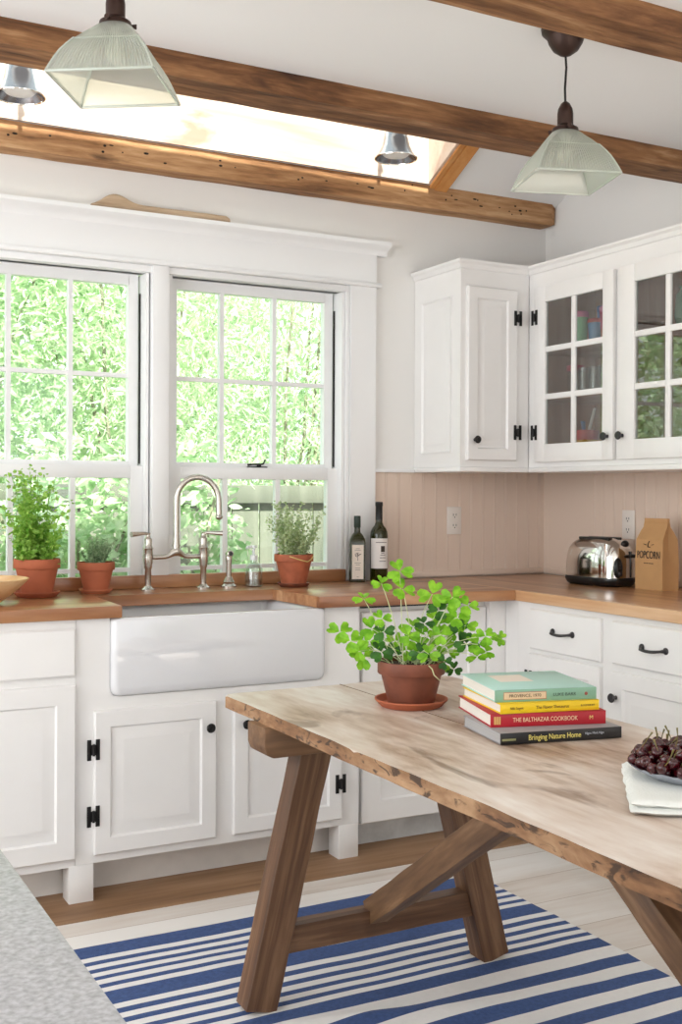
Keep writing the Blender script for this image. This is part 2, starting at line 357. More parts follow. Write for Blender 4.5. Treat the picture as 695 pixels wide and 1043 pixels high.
# window trim (header, casings, mullion, stool)
b = B(); b.box(.40, 2.288, 4.002, WY, 2.118, 2.245)
fix('trim_5', b, M['trim'])
b = B()
cap = [(WY, 2.232), (4.000, 2.232), (3.996, 2.246), (3.984, 2.256), (3.966, 2.262), (3.960, 2.268), (3.960, 2.282), (WY, 2.282)]
b.prism(cap, 0, .36, 2.335, mat=None)
fix('trim_6', b, M['trim'])
fix('trim_7', B().box(.37, 2.308, 3.984, WY, 2.100, 2.118, .006), M['trim'])
b = B(); b.box(2.172, 2.288, 4.004, WY, .914, 2.100); b.box(2.1545, 2.1715, 4.012, WY + .07, .914, 2.100, .004); fix('trim_8', b, M['trim'])
b = B(); b.box(1.3405, 1.4045, 3.996, WY + .10, .914, 2.100, .003); fix('trim_9', b, M['trim'])
b = B(); b.box(.46, .575, 4.004, WY, .914, 2.100); fix('trim_10', b, M['trim'])
fix('trim_11', B().box(.5755, 2.1535, 4.008, WY + .05, 2.0755, 2.10, .003), M['trim'])

def window(name, x0, x1, cols):
    """double hung: cols = muntin centre xs"""
    root = bpy.data.objects.new(name, None); C.objects.link(root); root.location = (x0, WY, .93); tag(root, 'white double hung window above the sink counter', 'window', kind='structure')
    loc = Vector(root.location)
    def P(n, b, m, par=None):
        bmesh.ops.translate(b.bm, vec=-loc, verts=b.bm.verts); return link(n, b, m, par or root)
    # outer frame
    b = B(); b.box(x0 - .018, x0 - .0005, 4.022, 4.15, .931, 2.074); b.box(x1 + .0005, x1 + .012, 4.022, 4.15, .931, 2.074); b.box(x0, x1, WY + .02, 4.15, .9305, .9355)
    b.box(x0, x1, WY + .02, 4.15, 2.0755, 2.1095); P('window_frame', b, M['trim'])
    b = B(); b.box(x1 - .0065, x1 + .0, 4.082, 4.086, 1.372, 2.005); P('sash_channel', b, M['iron'])
    # upper sash (outside), lower sash (inside)
    uz0, uz1 = 1.352, 2.075
    b = B(); st = .042
    b.box(x0, x0 + st, 4.09, 4.125, uz0, uz1); b.box(x1 - st - .002, x1 - .007, 4.09, 4.125, uz0, uz1)
    b.box(x0 + st, x1 - st, 4.09, 4.125, 2.037, uz1); b.box(x0 + st, x1 - st, 4.09, 4.125, uz0, uz0 + .03)
    up = P('upper_sash', b, M['trim'])
    b = B()
    for c in cols: b.box(c - .0085, c + .0085, 4.094, 4.122, uz0 + .03, 2.037)
    b.box(x0 + st, x1 - st, 4.096, 4.120, 1.692, 1.708)
    P('muntin', b, M['trim'], up)
    P('window_pane', B().box(x0 + st, x1 - st, 4.106, 4.109, uz0 + .03, 2.037), M['pane'], up)
    lz0, lz1 = .936, 1.364
    b = B(); s2 = .046
    b.box(x0, x0 + s2, 4.052, 4.087, lz0, lz1); b.box(x1 - s2, x1, 4.052, 4.087, lz0, lz1)
    b.box(x0 + s2, x1 - s2, 4.052, 4.087, 1.318, lz1, .003); b.box(x0 + s2, x1 - s2, 4.052, 4.087, lz0, lz0 + .02)
    lo = P('lower_sash', b, M['trim'])
    b = B()
    for c in cols: b.box(c - .0095, c + .0095, 4.056, 4.084, lz0 + .02, 1.318)
    b.box(x0 + s2, x1 - s2, 4.060, 4.080, .972, .988)
    P('muntin', b, M['trim'], lo)
    P('window_pane', B().box(x0 + s2, x1 - s2, 4.068, 4.071, lz0 + .02, 1.318), M['pane'], lo)
    return root
window('window_1', .595, 1.322, (.842, 1.063))
w2 = window('window_2', 1.425, 2.140, (1.653, 1.876))
# sash lock
lk = T('sash_lock', 'small black sash lock on the meeting rail of the right window', 'window lock', (1.79, 4.07, 1.364), world=True)
b = B(); b.box(1.755, 1.83, 4.055, 4.085, 1.364, 1.369, .001); b.lathe([(.009, 0), (.009, .008), (.004, .012)], 12, (1.80, 4.07, 1.369)); lk.part('lock_body', b, M['iron'])
b = B(); b.tube([(1.80, 4.07, 1.378), (1.77, 4.06, 1.377), (1.748, 4.058, 1.374)], [.004, .003, .0045], 8); b.tube([(1.80, 4.07, 1.376), (1.818, 4.068, 1.380), (1.826, 4.068, 1.396)], .0035, 8); lk.part('lever', b, M['iron'])

# backsplash beadboard
def beads(axis, a0, a1, z0, z1, face, pitch, smooth_from=None):
    """vertical bead boards along x (axis 0, facing -y) or along y (axis 1, facing -x)"""
    pts = []; t = a0
    pts.append((a0, 0))
    while t + pitch < a1 + 1e-6:
        t2 = t + pitch
        pts += [(t2 - .010, 0), (t2 - .0085, .0035), (t2 - .0065, .0005), (t2 - .004, -.0012), (t2 - .0015, .0005), (t2, .0035), (t2 + .0015, 0)]
        t = t2
    pts.append((a1, 0))
    bm = bmesh.new(); rows = []
    for z in (z0, z1):
        rows.append([bm.verts.new((p, face + d, z)) if axis == 0 else bm.verts.new((face + d, p, z)) for p, d in pts])
    for i in range(len(pts) - 1): bm.faces.new([rows[0][i], rows[0][i + 1], rows[1][i + 1], rows[1][i]])
    # back so the board has thickness
    th = .008
    bk = [[bm.verts.new((p, face + th, z)) if axis == 0 else bm.verts.new((face + th, p, z)) for p in (a0, a1)] for z in (z0, z1)]
    bm.faces.new([bk[0][0], bk[1][0], bk[1][1], bk[0][1]])
    bm.faces.new(rows[1] + [bk[1][1], bk[1][0]]); bm.faces.new(rows[0][::-1] + [bk[0][0], bk[0][1]])
    return bm
fix('trim_12', beads(0, 2.292, WX, .914, 1.362, WY - .008, .0605), M['bead'], angle=20)
fix('trim_13', beads(1, 1.45, WY - .32, .914, 1.362, WX - .008, .0605), M['bead'], angle=20)
fix('trim_14', B().box(WX - .008, WX, WY - .32, WY - .008, .914, 1.362), M['bead'])
fix('baseboard_back', B().box(2.292, WX - .008, WY - .020, WY - .008, .918, .94, .002), M['bead'])
fix('baseboard_right', B().box(WX - .020, WX - .008, 1.45, WY - .020, .918, .94, .002), M['bead'])
fix('trim_15', B().box(2.292, 2.48, WY - .02, WY, 1.352, 1.366, .002), M['trim'])

# beams
from mathutils import noise
def beam(x0, x1, y0, y1, z0, z1, mat, label, seed, endround=False):
    bm = bmesh.new(); nx = int((x1 - x0) / .03); ny, nz = 5, 4
    # closed profile ring
    prof = [(y0, z0 + (z1 - z0) * k / nz) for k in range(nz, 0, -1)] + [(y0 + (y1 - y0) * k / ny, z0) for k in range(ny + 1)] + [(y1, z0 + (z1 - z0) * k / nz) for k in range(1, nz + 1)] + [(y1 - (y1 - y0) * k / ny, z1) for k in range(1, ny)]
    rings = []
    for i in range(nx + 1):
        x = x0 + (x1 - x0) * i / nx; ring = []
        for (y, z) in prof:
            p = Vector((x * 1.2, y * 14, z * 14)) + Vector((seed * 3.1, seed, 0)); q = Vector((x * 9, y * 40, z * 40)) + Vector((seed, 0, 0))
            e = .0045 * noise.noise(p) + .0022 * noise.noise(q)
            cy_, cz_ = (y0 + y1) / 2, (z0 + z1) / 2
            edge = (abs(y - y0) < 1e-5 or abs(y - y1) < 1e-5) and (abs(z - z0) < 1e-5)
            s = 1.0 - (.03 + .05 * max(0, noise.noise(Vector((x * 5, seed, y)))) if edge else 0)
            yy, zz = cy_ + (y - cy_) * s + e, cz_ + (z - cz_) * s + e * .7
            yy = min(yy, WY - .001) if y1 > 4.0 else yy
            zz = min(zz, z1 + .0)
            if endround and x1 - x < .035:
                k = (x1 - x) / .035; k2 = 1 - .22 * (1 - k) ** 2; zz = cz_ + (zz - cz_) * k2; yy = y1 + (yy - y1) * (1 - .2 * (1 - k) ** 2)
            ring.append(bm.verts.new((x, yy, zz)))
        rings.append(ring)
    n = len(prof)
    for a, c in zip(rings, rings[1:]):
        for k in range(n): bm.faces.new([a[k], a[(k + 1) % n], c[(k + 1) % n], c[k]])
    bm.faces.new(rings[0][::-1]); bm.faces.new(rings[-1])
    return tag(link('ceiling_beam', bm, mat, angle=50), label, 'ceiling beam', kind='structure')
beam(FL, WX - .004, 3.945, WY, 2.437, 2.532, M['beam'], 'rough wooden beam along the top of the window wall, full of dark nail holes', 1, True)
beam(FL, WX - .002, 3.045, 3.193, 2.443, CEIL, M['beam_dark'], 'rough wooden ceiling beam just in front of the skylight', 2)
beam(FL, WX - .002, 2.172, 2.298, 2.443, CEIL, M['beam_dark'], 'rough wooden ceiling beam nearest the camera, beside the pendant canopies', 3)
# nail holes in the rear beam
random.seed(5)
b = B()
for k in range(34):
    x = random.uniform(.8, 3.1); z = random.gauss(2.487, .014)
    b.ball((x, 3.944, z), .0035, 6, (random.uniform(.8, 3.2), .5, random.uniform(.6, 1.2)))
bpy_o = link('nail_hole', b, plain('nail_hole_black', (26, 16, 10), 0.9)); bpy_o.parent = bpy.data.objects['ceiling_beam']; bpy_o['kind'] = 'stuff'

# ================================================================== BASE CABINETS
FRONT = 3.45
RAISED = [(0, 0.0), (0, -.014), (.004, -.018), (.055, -.018), (.062, -.010), (.068, -.010), (.092, -.017), (.094, -.017)]
def raised(fr=.055, bevel=.026, t=.018):
    return [(0, 0.0), (0, -t + .004), (.004, -t), (fr, -t), (fr + .006, -t + .008), (fr + .012, -t + .008), (fr + .012 + bevel, -t + .001), (fr + .014 + bevel, -t + .001)]
FLAT = [(0, 0.0), (0, -.010), (.006, -.016), (.008, -.016)]
def frontmat(which):   # place a -y facing local front on the right-hand run (faces -x)
    return which
def xf_right(bm, x):   # local (u along +x, facing -y at y=0) -> room: u -> -y, -y -> -x
    bmesh.ops.transform(bm, matrix=Matrix.Translation((x, 0, 0)) @ Matrix(((0, 1, 0, 0), (-1, 0, 0, 0), (0, 0, 1, 0), (0, 0, 0, 1))), verts=bm.verts)
def hinge_b(cx, cz, y, s=1.0):
    b = B()
    for d in (-1, 1):
        b.box(cx + d * .0135 * s - .0065 * s, cx + d * .0135 * s + .0065 * s, y - .004, y, cz - .032 * s, cz + .032 * s, .001)
        b.box(cx + min(0, d * .012 * s), cx + max(0, d * .012 * s), y - .004, y, cz - .016 * s, cz + .016 * s, .0005)
    b.tube([(cx, y - .005, cz - .018 * s), (cx, y - .005, cz + .018 * s)], .0042 * s, 10)
    return b
def knob_b(x, z, y):
    b = B(); m = Matrix.Translation((x, y, z)) @ Matrix.Rotation(PI / 2, 4, 'X')
    b.lathe([(.007, 0), (.005, .004), (.0055, .012), (.014, .017), (.0155, .021), (.013, .025), (.008, .0255), (.0065, .0235), (0, .024)], 20, mat=m)
    return b
def pull_b(x, z, y, w=.105):
    b = B(); pts = []
    for i in range(13):
        t = i / 12; pts.append((x - w / 2 + w * t, y - .006 - .020 * min(1, 1.9 * math.sin(PI * t)) , z - .006 * math.sin(PI * t)))
    b.tube(pts, [.0065 if i in (0, 12) else (.0042 + .0012 * math.sin(PI * i / 12)) for i in range(13)], 10)
    for s in (-1, 1):
        b.lathe([(.011, 0), (.011, .003), (.008, .007), (0, .009)], 16, mat=Matrix.Translation((x + s * w / 2, y, z)) @ Matrix.Rotation(PI / 2, 4, 'X'))
    return b
# left drawer unit
t = T('base_cabinet', 'white base cabinet with one drawer left of the sink cabinet', 'cabinet', (.26, 4.0, 0), world=True)
b = B(); b.box(.26, .914, FRONT, 4.02, .115, .874); t.part('body', b, M['cab'])
b = B(); b.box(.26, .914, 3.56, 3.575, 0.0, .115); t.part('toe_board', b, M['toe'])
d = t.part('drawer', B().panel(.30, .912, .702, .850, FLAT, FRONT), M['cab'])
d = t.part('door', B().panel(.30, .912, .142, .677, raised(.058, .03), FRONT), M['cab'])
# sink unit
t = T('sink_cabinet', 'white two-door cabinet on post feet under the farmhouse sink', 'cabinet', (1.4, 4.0, 0), world=True)
b = B(); b.box(.915, 1.0215, FRONT, 3.6, .1185, .874); b.box(1.7735, 1.909, FRONT, 3.6, .1185, .874); b.box(1.0215, 1.7735, FRONT, 3.6, .1185, .6285); b.box(.915, 1.909, 3.9, 4.02, .1185, .874)
for q_, m_ in ((1.0215, 1), (1.7735, -1)): b.prism([(q_, .6286), (q_ + m_ * .031, .6286), (q_ + m_ * .0125, .6315), (q_ + m_ * .0045, .6415), (q_ + m_ * .0005, .660)], 1, FRONT, FRONT + .04)
t.part('body', b, M['cab'])
for xa, xb in ((.896, .973), (1.832, 1.909)):
    t.part('post_foot', B().box(xa, xb, FRONT - .001, FRONT + .075, 0.0, .118, .002), M['cab'])
b = B(); b.box(.9145, 1.924, 3.56, 3.575, 0, .115); t.part('toe_board', b, M['toe'])
for (xa, xb, hx, kx) in ((.970, 1.373, .966, 1.345), (1.433, 1.836, 1.829, 1.472)):
    dr = t.part('door', B().panel(xa, xb, .145, .590, raised(.050, .03), FRONT), M['cab'])
    for hz in (.473, .268): t.part('hinge', hinge_b(hx, hz, FRONT - .018), M['iron'], dr, label='black iron hinge')
    t.part('knob', knob_b(kx, .508, FRONT - .018), M['iron'], dr, label='black round knob')
# panelled unit right of the sink
t = T('base_cabinet', 'white base cabinet with a tall panelled front, right of the sink behind the table', 'cabinet', (2.2, 4.0, 0), world=True)
b = B(); b.box(1.925, 2.53, 3.485, 4.02, .10, .874); t.part('body', b, M['cab'])
b = B(); b.box(1.91, 2.53, 3.565, 3.58, 0, .10); t.part('toe_board', b, plain('scuffed_toe_paint', (212, 214, 214), 0.6, var=0.12, vscale=20))
t.part('door', B().panel(1.932, 2.46, .104, .848, raised(.075, .035), 3.485), M['cab'])
t.part('gap_shade_strip', B().box(1.93, 2.40, 3.474, 3.485, .862, .872), M['iron'], label='dark strip standing in for the shaded gap under the counter')  # solid black strip, paints the shade of the open gap below the counter
# right-hand run : local u = -y
def right_unit(label, y1, y0, dr, door, has_hinge, grp):
    t = T('drawer_cabinet', label, 'cabinet', (2.85, (y0 + y1) / 2, 0), world=True, group=grp)
    b = B(); b.box(2.535, 3.15, y0, y1, .10, .874); t.part('body', b, M['cab'])
    b = B(); b.box(2.60, 2.615, y0, y1, 0, .10); t.part('toe_board', b, M['toe'])
    def mk(f):
        f2 = f; xf_right(f2.bm, 2.535); return f2
    d = t.part('drawer', mk(B().panel(-dr[0], -dr[1], dr[2], dr[3], FLAT)), M['cab'])
    t.part('handle', mk(pull_b(-(dr[0] + dr[1]) / 2 + dr[4], .785, -.016)), M['pewter'], d, label='dark pewter bar handle')
    d = t.part('door', mk(B().panel(-door[0], -door[1], .15, door[2], raised(.052, .03))), M['cab'])
    if has_hinge:
        for hz in (.60, .25): t.part('hinge', mk(hinge_b(-door[0] + .002, hz, -.018)), M['iron'], d, label='black iron hinge')
    else: t.part('knob', mk(knob_b(-door[0] + .016 + .01, .607, -.018)), M['pewter'], d, label='dark round knob')
    return t
right_unit('white drawer cabinet in the corner run, door hinge beside the book stack', 3.37, 2.885, (3.287, 2.908, .709, .854, 0), (3.287, 2.908, .694), True, 'drawer cabinets under the right counter')
right_unit('white drawer cabinet with a dark knob, second from the corner', 2.885, 2.39, (2.850, 2.42, .713, .855, -.02), (2.850, 2.42, .690), False, 'drawer cabinets under the right counter')
right_unit('white drawer cabinet third from the corner, cut by the picture edge', 2.39, 1.45, (2.36, 1.49, .713, .855, 0), (2.36, 1.49, .690), False, 'drawer cabinets under the right counter')
t = T('corner_filler', 'narrow white filler panel in the base cabinet corner', 'cabinet', (2.53, 3.42, 0), world=True)
b = B(); b.box(2.462, 2.5345, 3.45, 3.484, .10, .874); t.part('panel', b, M['cab'])
t.part('stile', B().box(2.5352, 2.56, 3.371, 3.449, .10, .874), M['cab'])

# ------------------------------------------------------------------ countertops
b = B()
out = [(FL + .02, 3.428), (1.055, 3.418), (1.062, 3.775), (1.727, 3.775), (1.738, 3.418), (2.530, 3.352), (2.530, WY - .022), (FL + .02, WY - .022)]
def extr(pts, z0, z1, bev=.004):
    bb = B(); bb.prism([(x, y) for x, y in pts], 2, z0, z1, bev); return bb
out = [(FL + .02, 3.430), (1.055, 3.428), (1.062, 3.775), (1.727, 3.775), (1.738, 3.422), (2.515, 3.362), (2.528, WY - .022), (FL + .02, WY - .022)]
o = link('countertop', extr(out, .876, .914, .003), M['butcher']); tag(o, 'oiled wooden countertop along the window wall, cut out around the sink', 'countertop')
o = link('countertop', extr([(2.516, 3.362), (2.505, 1.42), (WX - .022, 1.42), (WX - .022, WY - .022), (2.529, WY - .022)], .876, .914, .003), M['butcher_y']); tag(o, 'oiled wooden countertop along the right wall, under the toaster', 'countertop')
o = link('sill_strip', B().box(.30, 2.150, 3.995, WY - .001, .9145, .962, .003), M['butcher']); tag(o, 'long low wooden upstand strip under the windows behind the faucet', 'wood strip')

# ------------------------------------------------------------------ sink
t = T('farmhouse_sink', 'white porcelain apron-front farmhouse sink set under the wooden counter', 'sink', (1.397, 3.6, .629), world=True)
bm = bmesh.new()
def rrect(x0, x1, y0, y1, r, z, n=6):
    P = []
    for cx, cy, a0 in ((x1 - r, y1 - r, 0), (x0 + r, y1 - r, PI / 2), (x0 + r, y0 + r, PI), (x1 - r, y0 + r, 3 * PI / 2)):
        for k in range(n + 1):
            a = a0 + PI / 2 * k / n; P.append(bm.verts.new((cx + r * math.cos(a), cy + r * math.sin(a), z)))
    return P
X0, X1, Y0, Y1 = 1.023, 1.772, 3.428, 3.89
lv = [(.030, .629), (.012, .632), (.004, .642), (0, .660), (0, .862), (.002, .870), (.008, .8745)]
rings = [rrect(X0 + i, X1 - i, Y0 + i, Y1 - i, .022, z) for i, z in lv]
ins = [(.028, .8745), (.036, .868), (.040, .855), (.045, .700), (.060, .678), (.10, .672)]
rings += [rrect(X0 + i, X1 - i, Y0 + i, Y1 - i, .022, z) for i, z in ins]
n = len(rings[0])
for a, c in zip(rings, rings[1:]):
    for k in range(n): bm.faces.new([a[k], a[(k + 1) % n], c[(k + 1) % n], c[k]])
bm.faces.new(rings[0][::-1]); bm.faces.new(rings[-1])
t.part('basin', bm, M['porcelain'], angle=60)
t.part('drain', B().lathe([(.045, .672), (.045, .676), (.030, .677), (.028, .673), (0, .673)], 24, (1.397, 3.66, 0)), M['nickel'])

# ================================================================== UPPER CABINETS
CZ0, CZ1 = 1.372, 2.150
def crown_profile(): return [(0, 0), (-.006, .004), (-.010, .018), (-.020, .026), (-.022, .034), (0, .034)]
t = T('wall_cabinet', 'white wall cabinet with one solid panelled door beside the window', 'cabinet', (2.65, WY, CZ0), world=True)
ux0, uy0 = 2.488, 3.688
b = B(); b.box(ux0, 2.818, uy0, WY - .001, CZ0, CZ1); t.part('body', b, M['cab'])
# side panel facing -x
b = B().panel(-3.965, -3.75, 1.43, 2.045, [(0, .0), (0, -.009), (.008, -.002), (.012, -.002), (.034, -.010), (.036, -.010)]); xf_right(b.bm, ux0 + .0015); t.part('side_panel', b, M['cab'])
dr = t.part('door', B().panel(2.512, 2.750, 1.398, 2.080, raised(.045, .02), uy0), M['cab'])
for hz in (1.967, 1.511): t.part('hinge', hinge_b(2.750, hz, uy0 - .018, .92), M['iron'], dr, label='black iron hinge')
t.part('knob', knob_b(2.545, 1.478, uy0 - .018), M['iron'], dr, label='black round knob')
def crown(path, name='crown'):
    """sweep crown along a polyline of the cabinet face (outer side on the left of travel is +normal)"""
    bm = bmesh.new(); prof = crown_profile(); rows = []
    for (x, y, nx, ny) in path:
        rows.append([bm.verts.new((x + nx * -d, y + ny * -d, CZ1 - .004 + z)) for d, z in prof])
    m_ = len(prof)
    for a, c in zip(rows, rows[1:]):
        for k in range(m_): bm.faces.new([a[k], a[(k + 1) % m_], c[(k + 1) % m_], c[k]])
    bm.faces.new(rows[0]); bm.faces.new(rows[-1][::-1]); return bm
t.part('crown_molding', crown([(ux0, WY - .001, -1, 0), (ux0, uy0, -1, -1), (2.82, uy0, 0, -1)]), M['cab'])
b = B(); b.box(ux0 - .008, 2.826, uy0 - .012, WY - .001, 1.352, 1.3715, .004); t.part('light_rail', b, M['cab'])

gy0, gy1 = 1.50, 3.6875       # glazed run along the right wall
gx = 2.820
t = T('glazed_wall_cabinet', 'long white wall cabinet with glazed doors over the toaster', 'cabinet', (3.0, 2.6, CZ0), world=True)
b = B()
b.box(WX - .014, WX - .001, gy0, WY - .001, CZ0, CZ1); t.part('back_panel', b, M['inside'])
b = B(); b.box(gx + .021, WX - .015, gy0, gy0 + .018, CZ0, CZ1); b.box(gx + .021, WX - .015, gy0 + .0185, gy1, CZ1 - .018, CZ1); b.box(gx + .021, WX - .015, gy0 + .0185, gy1, CZ0, CZ0 + .012); 
b.box(2.8225, WX - .015, gy1 + .0005, gy1 + .0185, CZ0, CZ1)
t.part('body', b, M['cab'])
# liner of natural wood
b = B(); b.box(gx + .022, WX - .016, gy1 - .010, gy1 - .0005, CZ0 + .02, CZ1 - .02); b.box(gx + .022, WX - .016, 3.148, 3.160, CZ0 + .03, CZ1 - .02); b.box(gx + .022, WX - .016, gy0 + .02, gy1 - .012, CZ0 + .013, CZ0 + .026)
b.box(gx + .022, WX - .016, gy0 + .02, gy1 - .012, CZ1 - .026, CZ1 - .019)
t.part('lining', b, M['inside'])
for z in (1.640, 1.832):
    t.part('shelf', B().box(gx + .03, WX - .016, gy0 + .02, gy1 - .012, z, z + .016), M['inside'])
# face frame with openings y ranges
ops = [(3.600, 3.195), (3.120, 2.700), (2.625, 2.205), (2.13, 1.70)]
b = B(); ed = gy1
for a, c in ops:
    b.box(gx, gx + .02, a, ed, 1.43, 2.05); ed = c
b.box(gx, gx + .02, gy0, ed, 1.43, 2.05)
b.box(gx, gx + .02, gy0, gy1, CZ0, 1.43); b.box(gx, gx + .02, gy0, gy1, 2.05, CZ1)
t.part('face_frame', b, M['cab'])
def glazed_door(yh, yl, py1, py0, hinge_far):
    z0, z1, pz0, pz1 = 1.393, 2.085, 1.463, 2.022
    th = -.019
    def mk(f): xf_right(f.bm, gx); return f
    b = B(); b.box(-yh, -py1, th, 0, z0, z1, .002); b.box(-py0, -yl, th, 0, z0, z1, .002); b.box(-py1, -py0, th, 0, z0, pz0, .002); b.box(-py1, -py0, th, 0, pz1, z1, .002)
    d = t.part('door', mk(b), M['cab'])
    b = B(); c = -(py1 + py0) / 2; b.box(c - .0115, c + .0115, th + .002, -.004, pz0, pz1, .003)
    h = (pz1 - pz0) / 3
    for k in (1, 2): b.box(-py1, -py0, th + .003, -.004, pz0 + h * k - .011, pz0 + h * k + .011, .003)
    t.part('muntin', mk(b), M['cab'], d)
    t.part('glass_pane', mk(B().box(-py1, -py0, -.009, -.006, pz0, pz1)), M['cabpane'], d)
    hy = -yh if hinge_far else -yl
    for hz in (1.968, 1.510): t.part('hinge', mk(hinge_b(hy, hz, th, .92)), M['iron'], d, label='black iron hinge')
    ky = -yl - .027 if hinge_far else -yh + .027
    t.part('knob', mk(knob_b(ky, 1.478, th)), M['pewter'], d, label='dark round knob')
glazed_door(3.628, 3.170, 3.565, 3.227, True)
glazed_door(3.144, 2.68, 3.060, 2.735, False)
glazed_door(2.65, 2.185, 2.59, 2.24, True)
glazed_door(2.155, 1.69, 2.09, 1.75, False)
t.part('crown_molding', crown([(gx, uy0, -1, 0), (gx, gy0, -1, 0)]), M['cab'])
b = B(); b.box(gx - .012, WX - .001, gy0, gy1 - .012, 1.352, 1.3715, .004); t.part('light_rail', b, M['cab'])

# things inside the glazed cabinet
def cup(x, y, z, r, h, body, lid, label, lidh=.02):
    t = T('lidded_tumbler', label, 'cup', (x, y, z))
    t.part('cup_body', B().lathe([(r * .82, 0), (r, h), (r * .92, h), (r * .76, .004), (0, .004)], 20), plain('tumbler_' + label[:6], body, 0.2))
    t.part('lid', B().lathe([(r * 1.05, h), (r * 1.05, h + lidh), (r * .9, h + lidh + .004), (0, h + lidh + .004)], 20), plain('lid_' + label[:6], lid, 0.35))
zt, zm, zb = 1.8485, 1.6565, 1.3985
cup(2.94, 3.515, zt, .030, .115, (120, 196, 140), (236, 130, 176), 'green patterned tumbler with a pink lid on the top shelf')
cup(2.95, 3.435, zt, .032, .085, (80, 150, 206), (214, 50, 48), 'blue tumbler with a red lid on the top shelf', .012)
cup(2.94, 3.360, zt, .028, .115, (210, 60, 110), (240, 140, 186), 'magenta tumbler with a pale pink lid on the top shelf')
cup(3.01, 3.47, zt, .02, .15, (60, 120, 190), (60, 120, 190), 'tall blue bottle behind the lidded tumblers', .006)
def tumbler(x, y, z, r, h, label):
    t = T('drinking_glass', label, 'glass', (x, y, z), group='clear glasses on the middle shelf')
    t.part('glass_body', B().lathe([(r * .8, 0), (r, h), (r * .93, h), (r * .74, .006), (0, .006)], 18, close=True), M['clear'])
for k, yy in enumerate((3.48, 3.42, 3.36, 3.30)):
    tumbler(2.93, yy, zm, .027, .105, ('clear drinking glass beside the red-lidded jar', 'second clear glass from the red-lidded jar', 'third clear glass from the red-lidded jar', 'clear glass hard against the cabinet divider')[k])
t = T('storage_jar', 'small clear jar with a red lid on the middle shelf', 'jar', (2.95, 3.555, zm)); t.part('jar_body', B().lathe([(.032, 0), (.034, .09), (.03, .10), (0, .10)], 18), M['clear']); t.part('lid', B().lathe([(.036, .10), (.036, .122), (0, .124)], 18), plain('red_lid', (190, 36, 60), 0.35))
t = T('striped_cup', 'small red, yellow and white striped cup on the bottom shelf', 'cup', (2.94, 3.475, zb + .058))
t.part('yellow_band', B().lathe([(.040, 0), (.046, .022), (0, .022)], 24), plain('cup_yellow', (236, 176, 40), 0.4))
t.part('red_band', B().lathe([(.046, .022), (.050, .060), (.046, .060), (.042, .024), (0, .024)], 24), plain('cup_red', (204, 46, 44), 0.4))
o = link('shelf_tray', B().lathe([(.075, 0), (.080, .056), (.0, .057)], 24, (2.945, 3.480, zb)), M['white_plastic']); tag(o, 'low white tray under the striped cup', 'tray')
t = T('spatula', 'white-handled spatula standing in the striped cup', 'spatula', (2.94, 3.47, zb + .085), world=True)
t.part('handle', B().tube([(2.94, 3.475, zb + .085), (2.925, 3.41, zb + .20)], .006, 8), M['white_plastic']); t.part('blade', B().tube([(2.94, 3.485, zb + .085), (2.95, 3.51, zb + .155)], [.006, .012], 8, flat=.4), plain('spatula_blue', (70, 120, 176), 0.4))
t = T('whisk', 'small wire whisk leaning left of the striped cup', 'whisk', (2.93, 3.60, zb), world=True)
b = B()
for k in range(5):
    a = PI * k / 5; b.tube([(2.93 + .022 * math.sin(PI * s / 8) * math.cos(a), 3.60 + .05 * s / 8, zb + .055 + .022 * math.sin(PI * s / 8) * math.sin(a)) for s in range(9)], .0012, 5)
t.part('wires', b, M['chrome']); t.part('handle', B().tube([(2.93, 3.602, zb + .055), (2.93, 3.585, zb + .006)], .005, 8), M['chrome'])
t = T('glass_vase', 'green glass vase standing on the top shelf behind the second glazed door', 'vase', (2.99, 2.98, zt)); t.part('vase_body', B().lathe([(.04, 0), (.055, .05), (.05, .13), (.035, .15), (.04, .16), (.034, .15), (.0, .14)], 24), plain('vase_green', (70, 122, 92), 0.1))
t = T('wine_glass', 'stemmed clear glass upright beside the green vase', 'glass', (2.93, 2.88, zt)); t.part('bowl', B().lathe([(.004, .08), (.02, .09), (.032, .115), (.034, .14), (.03, .165), (.028, .165), (.032, .14), (.03, .117), (.018, .093), (0, .086)], 20, close=False), M['clear']); t.part('stem', B().lathe([(.032, 0), (.03, .003), (.004, .008), (.004, .08)], 20), M['clear'])

# ================================================================== COUNTER THINGS
def outlet(label, loc, right=False):
    t = T('wall_outlet', label, 'outlet', loc, rz=(-PI / 2 if right else 0))
    p = t.part('plate', B().box(-.036, .036, -.006, 0, -.058, .058, .003), M['white_plastic'])
    for s in (-1, 1):
        r = t.part('socket', B().box(-.017, .017, -.008, -.0055, s * .022 - .014, s * .022 + .014, .0012), M['white_plastic'])
        b = B()
        for d in (-.007, .007): b.box(d - .0012, d + .0012, -.0088, -.0078, s * .022 - .002, s * .022 + .007)
        b.ball((0, -.0082, s * .022 - .008), .0026, 8); t.part('slots', b, M['blackplastic'], r)
outlet('white double wall outlet on the beadboard left of the corner', (2.682, WY - .0085, 1.152))
outlet('white double wall outlet on the right wall behind the toaster', (WX - .0085, 3.475, 1.145), True)

